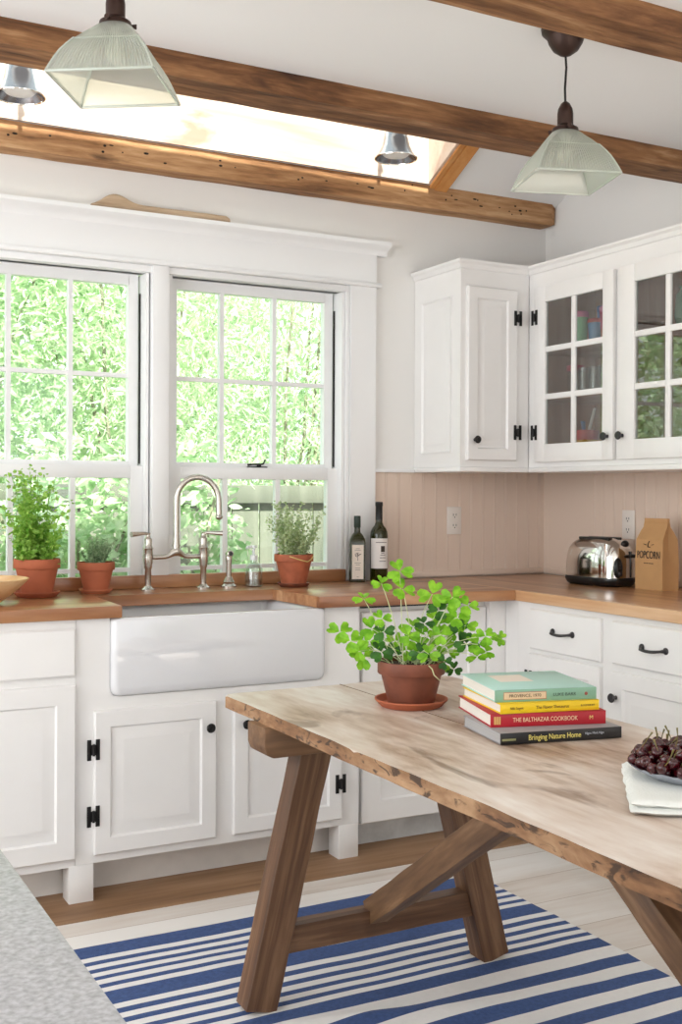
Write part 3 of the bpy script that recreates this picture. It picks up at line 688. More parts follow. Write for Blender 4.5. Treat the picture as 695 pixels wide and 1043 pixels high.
# faucet : bridge type
FX, FY, FZ = 1.408, 3.925, .914
t = T('bridge_faucet', 'brushed nickel bridge faucet with gooseneck spout and two lever handles', 'faucet', (FX, FY, FZ))
for s in (-1, 1):
    x = s * .106
    pil = t.part('pillar', B().lathe([(.026, 0), (.026, .004), (.016, .010), (.0115, .016), (.0115, .075), (.015, .082), (.015, .09), (.017, .098), (.0185, .120), (.0165, .145), (.019, .150), (.0165, .156), (.0145, .160), (.0145, .184), (.010, .190), (.0075, .200), (.009, .206), (0, .208)], 24, (x, 0, 0)), M['nickel'])
    hl = [(x, 0, .200), (x + s * .012, -.004, .205), (x + s * .045, -.012, .203), (x + s * .068, -.018, .202)]
    t.part('lever', B().tube(hl, [.0075, .0055, .0085, .010], 10), M['nickel'], pil)
b = B(); pts = []
for i in range(21):
    u = i / 20 * 2 - 1; pts.append((u * .106, 0, .118 + .020 * (math.exp(-(u / .22) ** 2))))
b.tube(pts, [.0085 + .010 * math.exp(-((i / 20 * 2 - 1) / .16) ** 2) for i in range(21)], 12)
t.part('bridge', b, M['nickel'])
b = B(); sp = [(0, 0, .13), (0, 0, .16), (0, 0, .20), (0, 0, .26), (0, 0, .32)]
R_ = .077; ca, sa = math.cos(-.35), math.sin(-.35)
for i in range(1, 17):
    a = PI * 1.03 * i / 16; u = R_ * (1 - math.cos(a)); sp.append((u * ca, u * sa, .32 + R_ * 1.15 * math.sin(a)))
e = sp[-1]; sp.append((e[0] + .001, e[1], e[2] - .03)); sp.append((e[0] + .0015, e[1], e[2] - .045))
b.tube(sp, [.014, .0135] + [.0112] * (len(sp) - 2), 14)
b.tube([(0, 0, .155), (0, 0, .163)], .0155, 16); b.ball((e[0] + .0015, e[1], e[2] - .048), .0145, 12, (1, 1, .8))
t.part('gooseneck_spout', b, M['nickel'])
t = T('side_sprayer', 'brushed nickel side sprayer standing right of the faucet', 'sprayer', (1.615, 3.925, .914))
t.part('base', B().lathe([(.029, 0), (.029, .005), (.020, .014), (.022, .020), (.014, .034), (.012, .04)], 24), M['nickel'])
b = B(); b.lathe([(.0105, .036), (.0105, .085), (.0125, .10), (.0125, .118), (.009, .128)], 20); b.lathe([(.0125, -.010), (.0125, .012), (.010, .014), (0, .014)], 18, mat=Matrix.Translation((0, -.006, .124)) @ Matrix.Rotation(PI / 2 * .9, 4, 'X')); t.part('spray_wand', b, M['nickel'])
t.part('nozzle', B().lathe([(.009, .014), (.008, .0155), (0, .0155)], 18, mat=Matrix.Translation((0, -.006, .124)) @ Matrix.Rotation(PI / 2 * .9, 4, 'X')), M['blackplastic'], label='black rubber nozzle')
t = T('soap_dispenser', 'small clear pump soap bottle between the sprayer and the herb pot', 'soap dispenser', (1.705, 3.90, .914))
t.part('bottle', B().lathe([(.030, 0), (.034, .004), (.034, .03), (.033, .07), (.026, .085), (.014, .093), (.012, .105), (.0105, .105), (.013, .09), (.024, .082), (.030, .068), (.031, .006), (0, .004)], 28), M['clear'])
t.part('soap', B().lathe([(0, .0045), (.0295, .007), (.0295, .028), (0, .028)], 24), glass('soap_liquid', (240, 244, 244), 1.0, extra=.02))
b = B(); b.lathe([(.014, .100), (.014, .118), (.006, .12), (.005, .145), (.012, .147), (.012, .155), (0, .157)], 20); b.tube([(0, 0, .151), (-.028, -.008, .150), (-.034, -.01, .144)], .005, 10); t.part('pump', b, plain('pump_plastic', (232, 236, 236), 0.25))

# bottles
t = T('oil_bottle', 'short square green glass oil bottle with a pale label, at the window end', 'bottle', (2.178, 3.955, .914), rz=-.42)
b = B(); bm = b.bm
def sq(r, rr, z, n=5):
    P = []
    for cx, cy, a0 in ((r - rr, r - rr, 0), (-r + rr, r - rr, PI / 2), (-r + rr, -r + rr, PI), (r - rr, -r + rr, 1.5 * PI)):
        for k in range(n + 1):
            a = a0 + PI / 2 * k / n; P.append(bm.verts.new((cx + rr * math.cos(a), cy + rr * math.sin(a), z)))
    return P
rg = [sq(r, rr, z) for r, rr, z in ((.028, .005, 0), (.031, .006, .003), (.031, .006, .155), (.029, .009, .170), (.021, .014, .187), (.0125, .0124, .197), (.0115, .0114, .215))]
for a, c in zip(rg, rg[1:]):
    for k in range(len(a)): bm.faces.new([a[k], a[(k + 1) % len(a)], c[(k + 1) % len(a)], c[k]])
bm.faces.new(rg[0][::-1]); bm.faces.new(rg[-1])
M['greenglass'] = plain('dark_green_bottle_glass', (44, 44, 8), 0.1, coat=0.2); M['greenglass'].node_tree.nodes['Principled BSDF'].inputs['Transmission Weight'].default_value = 0.1
t.part('bottle_body', b, M['greenglass'])
t.part('cap', B().lathe([(.0125, .215), (.0135, .217), (.0135, .258), (.012, .262), (0, .262)], 24), plain('bottle_cap_green', (24, 44, 34), 0.4))
lab = t.part('bottle_label', B().box(-.023, .023, -.0322, -.0311, .012, .148), plain('label_cream', (232, 220, 208), 0.7))
b = B(); b.tube([(0, -.0326, .085), (0, -.0326, .10)], .0012, 6)
random.seed(3)
for k in range(16): b.ball((random.gauss(0, .006), -.0324, .110 + random.gauss(0, .004)), .0026, 6, (1, .15, 1))
for z, w in ((.132, .008), (.126, .012), (.075, .012), (.068, .008), (.055, .010), (.048, .010), (.02, .004)): b.box(-w, w, -.0325, -.0321, z, z + .0016)
t.part('tree_emblem', b, plain('label_ink_grey', (120, 110, 104), 0.7), lab)
t = T('wine_bottle', 'tall dark bottle with a black capsule and white label, beside the oil bottle', 'bottle', (2.272, 3.945, .914), rz=-.42)
t.part('bottle_body', B().lathe([(.030, 0), (.034, .003), (.036, .008), (.036, .180), (.034, .198), (.027, .213), (.018, .224), (.0135, .236), (.0135, .262), (.0135, .27)], 32), M['greenglass'])
t.part('capsule', B().lathe([(.0142, .245), (.0142, .300), (.0155, .302), (.0155, .316), (.013, .318), (0, .318)], 28), plain('capsule_black', (22, 22, 24), 0.35))
def curved_label(r, a0, a1, z0, z1, th=.0006, n=20):
    b = B(); bm = b.bm
    rows = [[bm.verts.new(((r + d) * math.sin(a0 + (a1 - a0) * i / n), -(r + d) * math.cos(a0 + (a1 - a0) * i / n), z)) for i in range(n + 1)] for d, z in ((0, z0), (th, z0), (th, z1), (0, z1))]
    for k in range(4):
        a, c = rows[k], rows[(k + 1) % 4]
        for i in range(n): bm.faces.new([a[i], a[i + 1], c[i + 1], c[i]])
    return b
lab = t.part('bottle_label', curved_label(.0361, -1.15, 1.15, .052, .172), plain('label_white', (236, 230, 226), 0.7))
b = curved_label(.0368, .12, .58, .118, .142, .0003, 8)
b2 = b.bm
for z, a, w in ((.155, .2, .65), (.105, .35, .3), (.094, .35, .35), (.080, .35, .4), (.112, .35, .2)):
    bb = curved_label(.0368, a - w, a + w, z, z + .0022, .0003, 10); me = bpy.data.meshes.new('x'); bb.bm.to_mesh(me); b2.from_mesh(me); bb.bm.free(); bpy.data.meshes.remove(me)
t.part('label_print', b, M['ink'], lab)

# toaster
t = T('toaster', 'chrome two-slice toaster with black base on the right counter', 'toaster', (2.968, 3.425, .914), rz=.10)
LX, LY, LH = .078, .135, .186
bm = bmesh.new(); rows = []; nt, na = 28, 24
def tsec(v, grow=0.0, zlo=.028):
    k = (1 - abs(v) ** 3.2) ** (1 / 3.2) if abs(v) < 1 else 0
    w = LX * (.32 + .68 * k) + grow; h = (LH - zlo) * (.42 + .58 * k) + grow
    P = []
    for i in range(na + 1):
        a = PI * i / na; c, s = math.cos(a), math.sin(a)
        P.append((w * math.copysign(abs(c) ** .62, c), v * LY, zlo + h * abs(s) ** .62))
    return P
for j in range(nt + 1):
    v = math.sin((j / nt * 2 - 1) * PI / 2); rows.append([bm.verts.new(p) for p in tsec(v)])
for a, c in zip(rows, rows[1:]):
    for i in range(na): bm.faces.new([a[i], a[i + 1], c[i + 1], c[i]])
    bm.faces.new([a[0], c[0], c[-1], a[-1]])
bm.faces.new(rows[0]); bm.faces.new(rows[-1][::-1])
t.part('shell', bm, M['chrome'], angle=60)
bm = bmesh.new(); base = []
for z, g in ((.0, -.012), (.006, -.002), (.024, .005), (.034, .003)):
    base.append([bm.verts.new(((LX + g) * math.copysign(abs(math.cos(a)) ** .5, math.cos(a)), (LY + g) * math.copysign(abs(math.sin(a)) ** .5, math.sin(a)), z)) for a in [2 * PI * i / 48 for i in range(48)]])
for a, c in zip(base, base[1:]):
    for k in range(48): bm.faces.new([a[k], a[(k + 1) % 48], c[(k + 1) % 48], c[k]])
bm.faces.new(base[0][::-1]); bm.faces.new(base[-1])
t.part('base', bm, M['blackplastic'], angle=50)
b = B()
for s in (-1, 1): b.box(s * .026 - .012, s * .026 + .012, -.078, .078, LH - .010, LH + .0006, .003)
t.part('slot', b, M['blackplastic'])
cp = t.part('control_panel', B().ball((-.040, -LY * .955, .072), .030, 20, (.75, .42, 1.35)), M['blackplastic'])
b = B(); b.ball((-.040, -LY - .006, .052), .010, 14, (1, .6, 1)); t.part('dial', b, M['pewter'], cp)
b = B()
for z in (.072, .084, .096): b.ball((-.043 + (z - .07) * .2, -LY - .008 + (z - .07) * .12, z), .0042, 10, (1.3, .6, .8))
t.part('button', b, M['pewter'], cp)
b = B(); b.box(.020, .026, -LY - .003, -LY + .03, .035, .135, .001); t.part('lever_slot', b, M['blackplastic'])
t.part('lever', B().ball((.024, -LY - .012, .118), .020, 16, (1.1, .7, .38)), M['blackplastic'])
t.part('crumb_knob', B().ball((.012, -LY * .86, .163), .017, 16, (1.1, .7, .8)), M['blackplastic'])

# kraft bag
def text(parent, s, size, mat, loc, rot, name, ext=.0003, align='CENTER', sx=1.0, w=True):
    cu = bpy.data.curves.new(name, 'FONT'); cu.body = s; cu.size = size; cu.extrude = ext; cu.align_x = align; cu.align_y = 'CENTER'
    cu.materials.append(mat)
    tmp = bpy.data.objects.new('t', cu); C.objects.link(tmp); me = bpy.data.meshes.new_from_object(tmp); bpy.data.objects.remove(tmp)
    o = bpy.data.objects.new(name, me); C.objects.link(o); o.parent = parent; o.location = loc; o.rotation_euler = rot; o.scale = (sx, 1, 1)
    return o
t = T('paper_bag', 'brown kraft paper bag printed POPCORN, folded shut, right of the toaster', 'paper bag', (3.015, 3.165, .914), rz=.02)
bw, bd = .070, .040   # half width along y, half depth along x
bm = bmesh.new()
lv = [(0, bd, bw - .001), (.006, bd, bw), (.10, bd * 1.04, bw * 1.0), (.185, bd * .93, bw * .97), (.215, bd * .52, bw * .90), (.232, bd * .22, bw * .86), (.262, .003, bw * .84)]
rings = []
for z, dx, dy in lv:
    g = .012 * min(1, z / .1)  # gusset tuck
    rings.append([bm.verts.new(p) for p in ((-dx, -dy, z), (-dx, 0, z), (-dx, dy, z), (0, dy - g * (dx / bd if z > .2 else 1), z), (dx, dy, z), (dx, 0, z), (dx, -dy, z), (0, -dy + g * (1 if z <= .2 else dx / bd), z))])
for a, c in zip(rings, rings[1:]):
    for k in range(8): bm.faces.new([a[k], a[(k + 1) % 8], c[(k + 1) % 8], c[k]])
bm.faces.new(rings[0][::-1]); bm.faces.new(rings[-1])
bagp = t.part('bag_body', bm, M['kraft'], angle=25)
t.part('folded_top', B().box(-.006, .006, -bw * .84, bw * .84, .240, .264, .001), M['kraft'])
text(bagp, 'POPCORN', .040, M['ink'], (-bd * 1.05 - .0006, 0, .128), (PI / 2, 0, -PI / 2), 'bag_lettering', sx=.62)
b = B()
for y0_, y1_ in ((-.024, -.013), (-.010, -.002), (.002, .012), (.015, .024)): b.box(-bd * 1.05 - .0006, -bd * 1.04, y0_, y1_, .0965, .0995)
t.part('small_print', b, M['ink'], bagp)
b = B()
for s in (-1, 1): b.tube([(-bd * 1.04, s * .014, .166), (-bd * 1.04, s * .026, .169)], .0012, 6)
b.tube([(-bd * 1.04, .005, .157), (-bd * 1.04, .003, .172), (-bd * 1.04, -.004, .180)], .0014, 6); b.tube([(-bd * 1.04, .006, .158), (-bd * 1.04, -.007, .158)], .0012, 6)
t.part('emblem', b, M['ink'], bagp)

# wooden bowl, half out of the picture
t = T('wooden_bowl', 'pale flared wooden bowl at the left end of the counter', 'bowl', (.655, 3.62, .914))
t.part('bowl_body', B().lathe([(.055, 0), (.058, .004), (.085, .022), (.118, .048), (.150, .078), (.153, .083), (.147, .084), (.112, .054), (.080, .030), (.045, .014), (0, .010)], 48), M['bowlwood'], angle=50)

# ================================================================== POTS AND PLANTS
def pot_parts(t, r, h, mat, rim=.26, base=.66):
    rb = r * base; rz = h * (1 - rim)
    rr = r * .90
    t.part('pot', B().lathe([(rb - .003, 0), (rb, .002), (rr, rz), (r * .985, rz + .001), (r, rz + .003), (r * 1.0, h - .003), (r * .985, h), (r * .93, h), (r * .90, h * .88), (0, h * .88)], 40), mat, angle=40)
    t.part('soil', B().lathe([(0, h * .915), (r * .5, h * .91), (r * .9, h * .89)], 24, close=False), M['soil'])
def saucer(x, y, z, r, h, mat, label):
    t = T('plant_saucer', label, 'saucer', (x, y, z))
    t.part('dish', B().lathe([(r * .80, 0), (r * .84, .002), (r, h * .85), (r * 1.0, h), (r * .95, h), (r * .80, h * .35), (0, h * .30)], 40), mat, angle=40)
    return z + h * .31
def leaf_quads(pos, nrm_dir, length, width, fold=0.0):
    """arrays: pos (n,3), direction (n,3), returns verts, faces of pointed leaves (6 verts, 2 quads... as 4-vert diamonds)"""
    n = len(pos); d = nrm_dir / np.linalg.norm(nrm_dir, axis=1, keepdims=True)
    rnd = np.random.normal(size=(n, 3)); s = np.cross(d, rnd); s /= np.linalg.norm(s, axis=1, keepdims=True)
    u = np.cross(s, d)
    L = np.asarray(length).reshape(-1, 1); Wd = np.asarray(width).reshape(-1, 1)
    v = np.empty((n, 6, 3)); v[:, 0] = pos; v[:, 1] = pos + d * L * .35 + s * Wd * .5 + u * fold * Wd; v[:, 2] = pos + d * L * .75 + s * Wd * .34 + u * fold * Wd
    v[:, 3] = pos + d * L - u * fold * Wd; v[:, 4] = pos + d * L * .75 - s * Wd * .34 + u * fold * Wd; v[:, 5] = pos + d * L * .35 - s * Wd * .5 + u * fold * Wd
    idx = np.arange(n)[:, None] * 6; f1 = idx + np.array([[0, 1, 2, 3]]); f2 = idx + np.array([[0, 3, 4, 5]])
    return v.reshape(-1, 3), np.vstack([f1, f2])
def raw_mesh(name, v, f, mat, parent=None):
    me = bpy.data.meshes.new(name); me.from_pydata([tuple(p) for p in v], [], [tuple(int(i) for i in q) for q in f]); me.update(); me.materials.append(mat)
    o = bpy.data.objects.new(name, me); C.objects.link(o)
    if parent is not None: o.parent = parent
    return o
np.random.seed(7); random.seed(7)
# 1 tall leafy herb
M['herb'] = leafmat('bright_herb_leaf', (120, 176, 60), (186, 222, 112), .5, 60)
z0 = saucer(.887, 3.845, .914, .077, .018, M['terra'], 'terracotta saucer under the tall bushy herb')
t = T('potted_herb', 'tall bright green leafy herb in a terracotta pot left of the window sill', 'potted plant', (.887, 3.845, z0))
pot_parts(t, .077, .122, M['terra'])
b = B(); P_, D_, Ls = [], [], []
for k in range(30):
    a = random.uniform(0, 2 * PI); rr = random.uniform(.01, .055); hh = random.choice([random.uniform(.08, .20), random.uniform(.16, .31)])
    ex = random.uniform(.01, .10) * (1.25 - hh * 2.2); pts = []
    for i in range(9):
        s = i / 8; pts.append(Vector((math.cos(a) * (rr + ex * s * s), math.sin(a) * (rr + ex * s * s), .108 + hh * s)))
    b.tube(pts, .0013, 5)
    for i in range(1, 9):
        for q in range(8):
            dd = Vector((random.gauss(0, 1), random.gauss(0, 1), random.gauss(.15, .4))); P_.append(pts[i] + Vector((random.gauss(0, .009), random.gauss(0, .009), random.gauss(0, .008)))); D_.append(dd); Ls.append(random.uniform(.014, .028) * (1.2 - .5 * i / 8))
t.part('stem', b, M['herb'])
v, f = leaf_quads(np.array(P_), np.array(D_), np.array(Ls), np.array(Ls) * .72, .08); raw_mesh('foliage', v, f, M['herb'], t.o)
# 2 rosemary
M['rose'] = leafmat('rosemary_leaf', (110, 142, 100), (184, 204, 164), .4, 80)
z0 = saucer(1.103, 3.895, .914, .058, .015, M['terra_pale'], 'pale terracotta saucer under the small rosemary')
t = T('potted_rosemary', 'small spiky rosemary in a terracotta pot left of the faucet', 'potted plant', (1.103, 3.895, z0))
pot_parts(t, .065, .104, M['terra'], .27, .64)
b = B(); P_, D_, Ls = [], [], []
for k in range(36):
    a = random.uniform(0, 2 * PI); rr = random.uniform(.0, .03); hh = random.uniform(.050, .095); ex = random.uniform(.0, .068)
    pts = [Vector((math.cos(a) * (rr + ex * s / 6), math.sin(a) * (rr + ex * s / 6), .092 + hh * s / 6)) for s in range(7)]
    b.tube(pts, .0011, 5)
    for i in range(1, 7):
        for q in range(9):
            dd = Vector((random.gauss(0, 1), random.gauss(0, 1), random.uniform(.5, 1.5))); P_.append(pts[i] - Vector((0, 0, random.uniform(0, .01)))); D_.append(dd); Ls.append(random.uniform(.010, .016))
t.part('stem', b, M['rose'])
v, f = leaf_quads(np.array(P_), np.array(D_), np.array(Ls), np.full(len(Ls), .0024)); raw_mesh('foliage', v, f, M['rose'], t.o)
# 3 variegated thyme
M['thyme'] = leafmat('variegated_thyme_leaf', (140, 170, 96), (226, 234, 198), .45, 120)
z0 = saucer(1.845, 3.845, .914, .062, .016, M['terra_old'], 'dark terracotta saucer under the small-leaved herb by the bottles')
t = T('potted_thyme', 'airy small-leaved thyme in a terracotta pot right of the soap bottle', 'potted plant', (1.845, 3.845, z0))
pot_parts(t, .074, .118, plain('mottled_terracotta', (168, 92, 62), 0.7, var=.2, vscale=22), .24, .62)
b = B(); P_, D_, Ls = [], [], []
for k in range(62):
    a = random.uniform(0, 2 * PI); rr = random.uniform(.0, .05); hh = random.uniform(.06, .21); ex = random.uniform(-.01, .075)
    pts = [Vector((math.cos(a) * (rr + ex * (s / 8) ** 1.3) + random.gauss(0, .002), math.sin(a) * (rr + ex * (s / 8) ** 1.3), .104 + hh * s / 8)) for s in range(9)]
    b.tube(pts, .0007, 4)
    for i in range(1, 9):
        for q in range(7):
            dd = Vector((random.gauss(0, 1), random.gauss(0, 1), random.gauss(.3, .5))); P_.append(pts[i] + Vector((random.gauss(0, .003), random.gauss(0, .003), random.gauss(0, .008)))); D_.append(dd); Ls.append(random.uniform(.008, .015))
t.part('stem', b, M['thyme'])
v, f = leaf_quads(np.array(P_), np.array(D_), np.array(Ls), np.array(Ls) * .6); raw_mesh('foliage', v, f, M['thyme'], t.o)
b = B(); b.tube([(-.045, -.060, .112), (-.03, -.074, .106), (-.005, -.080, .098), (.02, -.077, .092), (.04, -.068, .100), (.055, -.054, .112)], .0018, 6); t.part('trailing_stem', b, plain('dry_stem', (214, 192, 120), 0.6))
# 4 trailing clover-like plant on the table (thing is built below with the table height)
TZ = .735
def clover():
    M['clover'] = leafmat('lime_clover_leaf', (110, 178, 26), (164, 222, 60), .45, 40)
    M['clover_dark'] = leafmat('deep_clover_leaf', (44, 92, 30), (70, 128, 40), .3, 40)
    px, py = 1.492, 2.425
    zs = saucer(px, py, TZ, .092, .020, M['terra'], 'wide terracotta saucer on the table under the clover plant')
    t = T('potted_clover', 'lime green trailing clover-leaved plant in an aged terracotta pot on the table', 'potted plant', (px, py, zs))
    pot_parts(t, .085, .108, M['terra_old'], .30, .68)
    spots = [(408, 587, 18, 0), (389, 599, 14, 0), (371, 614, 15, 0), (411, 605, 17, 0), (389, 633, 13, 0), (442, 611, 19, 0), (449, 628, 16, 1), (461, 612, 17, 0), (477, 621, 15, 0), (462, 619, 14, 0), (347, 650, 17, 0), (358, 658, 17, 0), (371, 675, 18, 0), (366, 668, 14, 0), (379, 645, 17, 0), (391, 647, 15, 1), (422, 644, 19, 0), (416, 650, 14, 0), (448, 638, 16, 0), (455, 641, 17, 0), (477, 643, 16, 0), (470, 648, 16, 1), (476, 660, 17, 1), (487, 660, 17, 0), (487, 673, 15, 0), (496, 668, 12, 0), (505, 653, 16, 0), (494, 651, 14, 0), (458, 667, 15, 0), (423, 658, 15, 0), (415, 667, 15, 0), (389, 668, 16, 1), (400, 668, 13, 1), (436, 668, 15, 0), (450, 684, 14, 0), (464, 687, 11, 1), (466, 633, 16, 0), (433, 640, 14, 1), (377, 658, 16, 0), (449, 650, 15, 0), (463, 650, 14, 0), (440, 657, 14, 0), (428, 668, 14, 1), (404, 660, 13, 0), (511, 656, 11, 0), (452, 676, 11, 1)]
    rgt = Vector((.883, -.4696, 0)); fw = Vector((.4696, .883, 0)); sc = 2.84 / 1154
    bs = B(); lv_, ld_ = B(), B()
    for (ix, iy, s, dk) in spots:
        u = (ix - 420) * sc; zz = 1.27 - (iy - 506.4) * sc - zs
        w = random.uniform(-.055, .055) if abs(u) < .1 else random.uniform(-.03, .03)
        c = rgt * u + fw * w + Vector((0, 0, zz))
        a = random.uniform(0, 2 * PI); r0 = random.uniform(0, .035); s0 = Vector((math.cos(a) * r0 + u * .25, math.sin(a) * r0, .098))
        mid = (s0 + c) / 2 + Vector((0, 0, .035 if zz > .06 else .06)) * random.uniform(.3, 1.0)
        pts = [s0 * (1 - q) ** 2 + mid * 2 * q * (1 - q) + c * q * q for q in [i / 8 for i in range(9)]]
        bs.tube(pts, .0011, 5)
        S_ = s * sc * .74; a0 = random.uniform(0, 2 * PI)
        nrm = (Vector((random.gauss(0, .3), random.gauss(0, .3), 1)) - fw * random.uniform(.7, 1.7)).normalized()
        e1 = nrm.orthogonal().normalized(); e2 = nrm.cross(e1)
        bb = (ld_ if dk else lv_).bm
        for k in range(3):
            th = a0 + k * 2 * PI / 3; d = e1 * math.cos(th) + e2 * math.sin(th); sd = nrm.cross(d)
            def V(p, q, h): return bb.verts.new(c + d * p * S_ + sd * q * S_ + nrm * h * S_)
            o_, t_ = V(.05, 0, 0), V(.88, 0, -.10)
            L1 = [V(.35, .36, .10), V(.75, .56, .12), V(1.05, .42, .02), V(1.08, .18, -.05)]
            R1 = [V(.35, -.36, .10), V(.75, -.56, .12), V(1.05, -.42, .02), V(1.08, -.18, -.05)]
            m_ = V(.5, 0, -.05)
            for seq in (L1, R1):
                bb.faces.new([o_, seq[0], m_]); bb.faces.new([m_, seq[0], seq[1]]); bb.faces.new([m_, seq[1], t_]); bb.faces.new([t_, seq[1], seq[2], seq[3]])
    # pale bare stalks leaning to the right
    for k in range(16):
        s0 = Vector((random.uniform(-.03, .05), random.uniform(-.03, .03), .098)); e_ = s0 + rgt * random.uniform(.02, .10) + Vector((0, 0, random.uniform(.03, .085)))
        bs.tube([s0, (s0 + e_) / 2 + Vector((0, 0, .008)), e_], .0012, 5)
    bs.tube([rgt * .035 - fw * .07 + Vector((0, 0, .108)), rgt * .045 - fw * .088 + Vector((0, 0, .10)), rgt * .05 - fw * .09 + Vector((0, 0, .085)), rgt * .065 - fw * .075 + Vector((0, 0, .07))], .0015, 5)
    t.part('stem', bs, leafmat('pale_clover_stem', (206, 214, 160), (232, 236, 200), .3))
    t.part('foliage', lv_, M['clover'], recalc=False); t.part('dark_foliage', ld_, M['clover_dark'], recalc=False, label='dark green leaves')

# ================================================================== TABLE
t = T('trestle_table', 'long weathered farmhouse trestle table standing on the striped rug', 'table', (1.48, 1.75, 0), world=True)
tx0, tx1, ty0, ty1, tzb = 1.130, 1.832, .78, 2.785, .703
bm = bmesh.new(); ny = 110; nx = 26
def tedge(x, y, z):
    return Vector((x, y, z)) + noise.noise_vector(Vector((x * 14, y * 14, z * 20))) * .0022
grid = []
for iz, zz in ((0, tzb), (1, TZ)):
    g = []
    for j in range(ny + 1):
        y = ty0 + (ty1 - ty0) * j / ny; row = []
        for i in range(nx + 1):
            x = tx0 + (tx1 - tx0) * i / nx; p = Vector((x, y, zz))
            onx = i in (0, nx); ony = j in (0, ny)
            if onx: p.x += (.0035 * noise.noise(Vector((y * 9, i, zz * 30))) + .006 * noise.noise(Vector((y * 2.2, i, 0))))
            if ony: p.y += .004 * noise.noise(Vector((x * 11, j, zz * 30)))
            if onx and ony: p.x += .012 if i == 0 else -.012; p.y += .010 if j == 0 else -.010
            if iz: p.z += .0012 * noise.noise(Vector((x * 8, y * 3, 0)))
            row.append(bm.verts.new(p))
        g.append(row)
    grid.append(g)
topf = []
for j in range(ny):
    for i in range(nx):
        a = grid[1]; topf.append(bm.faces.new([a[j][i], a[j][i + 1], a[j + 1][i + 1], a[j + 1][i]])); a = grid[0]; bm.faces.new([a[j][i], a[j + 1][i], a[j + 1][i + 1], a[j][i + 1]]).material_index = 1
side = []
for j in range(ny):
    for i in (0, nx): side.append(bm.faces.new([grid[0][j][i], grid[0][j + 1][i], grid[1][j + 1][i], grid[1][j][i]]))
for i in range(nx):
    for j in (0, ny): side.append(bm.faces.new([grid[0][j][i], grid[0][j][i + 1], grid[1][j][i + 1], grid[1][j][i]]))
for f_ in side: f_.material_index = 1
es = [e for e in bm.edges if len(e.link_faces) == 2 and {f.material_index for f in e.link_faces} == {0, 1}]
bmesh.ops.bevel(bm, geom=es, offset=.004, segments=2, affect='EDGES', profile=.5)
t.part('tabletop', bm, [M['table_top'], M['table_edge']], angle=50)
# board seam on the top
b = B(); b.box(1.478, 1.4792, 2.05, 2.782, TZ - .002, TZ + .0013); t.part('board_seam', b, plain('seam_dirt', (128, 104, 84), 0.9))
def stick(name, p0, p1, w, d, mat, seed=0, wear=.0018):
    """square timber from p0 to p1, its grain (local z) along its length"""
    p0, p1 = Vector(p0), Vector(p1); ax = (p1 - p0); L = ax.length; ax.normalize()
    yv = Vector((0, 1, 0)) if abs(ax.y) < .9 else Vector((1, 0, 0))
    xv = yv.cross(ax).normalized(); yv = ax.cross(xv)
    bm = bmesh.new(); n = 26; rings = []
    for i in range(n + 1):
        ring = []
        for sx_, sy_ in ((-1, -1), (-.96, -1.0), (.96, -1.0), (1, -1), (1, -.96), (1, .96), (1, 1), (.96, 1), (-.96, 1), (-1, 1), (-1, .96), (-1, -.96)):
            k = .98 if abs(sx_) == 1 and abs(sy_) == 1 else 1
            v = Vector((sx_ * w / 2 * k, sy_ * d / 2 * k, L * i / n))
            v += noise.noise_vector(Vector((v.x * 22, v.y * 22, v.z * 9)) + Vector((seed, 0, 0))) * wear
            ring.append(bm.verts.new(v))
        rings.append(ring)
    for a, c in zip(rings, rings[1:]):
        for k in range(12): bm.faces.new([a[k], a[(k + 1) % 12], c[(k + 1) % 12], c[k]])
    bm.faces.new(rings[0][::-1]); bm.faces.new(rings[-1])
    o = link(name, bm, mat, t.o)
    m4 = Matrix((xv, yv, ax)).transposed().to_4x4(); m4.translation = p0 - t.loc; o.matrix_local = m4
    return o
for yy, sgn in ((2.535, -1), (1.035, 1)):
    stick('leg', (1.120, yy, .011), (1.268, yy, .632), .082, .068, M['table_leg'], yy)
    stick('leg', (1.815, yy, .011), (1.655, yy, .632), .082, .068, M['table_leg'], yy + 3)
    stick('stretcher', (1.165, yy, .168), (1.778, yy, .168), .066, .048, M['table_leg'], yy + 6)
    b = B(); b.prism([(1.115, tzb), (1.115, .655), (1.122, .636), (1.140, .627), (1.83, .627), (1.85, .637), (1.856, .656), (1.856, tzb)], 1, yy - .055, yy + .05, .004)
    t.part('batten', b, M['table_rail'])
    stick('brace', (1.452, yy + sgn * .005, .190), (1.452, yy + sgn * .74, .700), .052, .062, M['table_brace'], yy + 9, .003)
clover()

# books
def book(label, fl, fr, depth, z0, th, cover, pages, spine_mat=None, hard=True, over=.003):
    a = math.atan2(fr[1] - fl[1], fr[0] - fl[0]); w = math.hypot(fr[0] - fl[0], fr[1] - fl[1])
    t = T('book', label, 'book', (fl[0], fl[1], z0), rz=a, group='cookbooks stacked on the table')
    c = .0025 if hard else .0012
    b = B(); b.box(0, w, 0, depth, 0, c, .0006); b.box(0, w, 0, depth, th - c, th, .0006); b.box(0, w, 0, .004, 0, th, .0012)
    cv = t.part('cover', b, cover)
    b = B(); b.box(over, w - over, .004, depth - over, c, th - c); t.part('pages', b, pages)
    return t, cv, w
RX = (PI / 2, 0, 0)
ink = plain('gold_ink', (232, 206, 120), 0.5)
z = TZ + .0015
t, cv, w = book('grey and black paperback at the bottom of the book stack', (1.424, 1.953), (1.706, 1.896), .205, z, .024, plain('cover_grey', (150, 148, 150), 0.35, var=.1), M['greypaper'], hard=False)
sp = t.part('spine', B().box(-.0002, w + .0002, -.0008, .0025, 0, .0242, .0005), plain('spine_black', (30, 30, 32), 0.3))
text(sp, 'Bringing Nature Home', .0165, plain('ink_yellow', (236, 222, 120), 0.5), (w * .44, -.0011, .012), RX, 'spine_lettering', sx=.82)
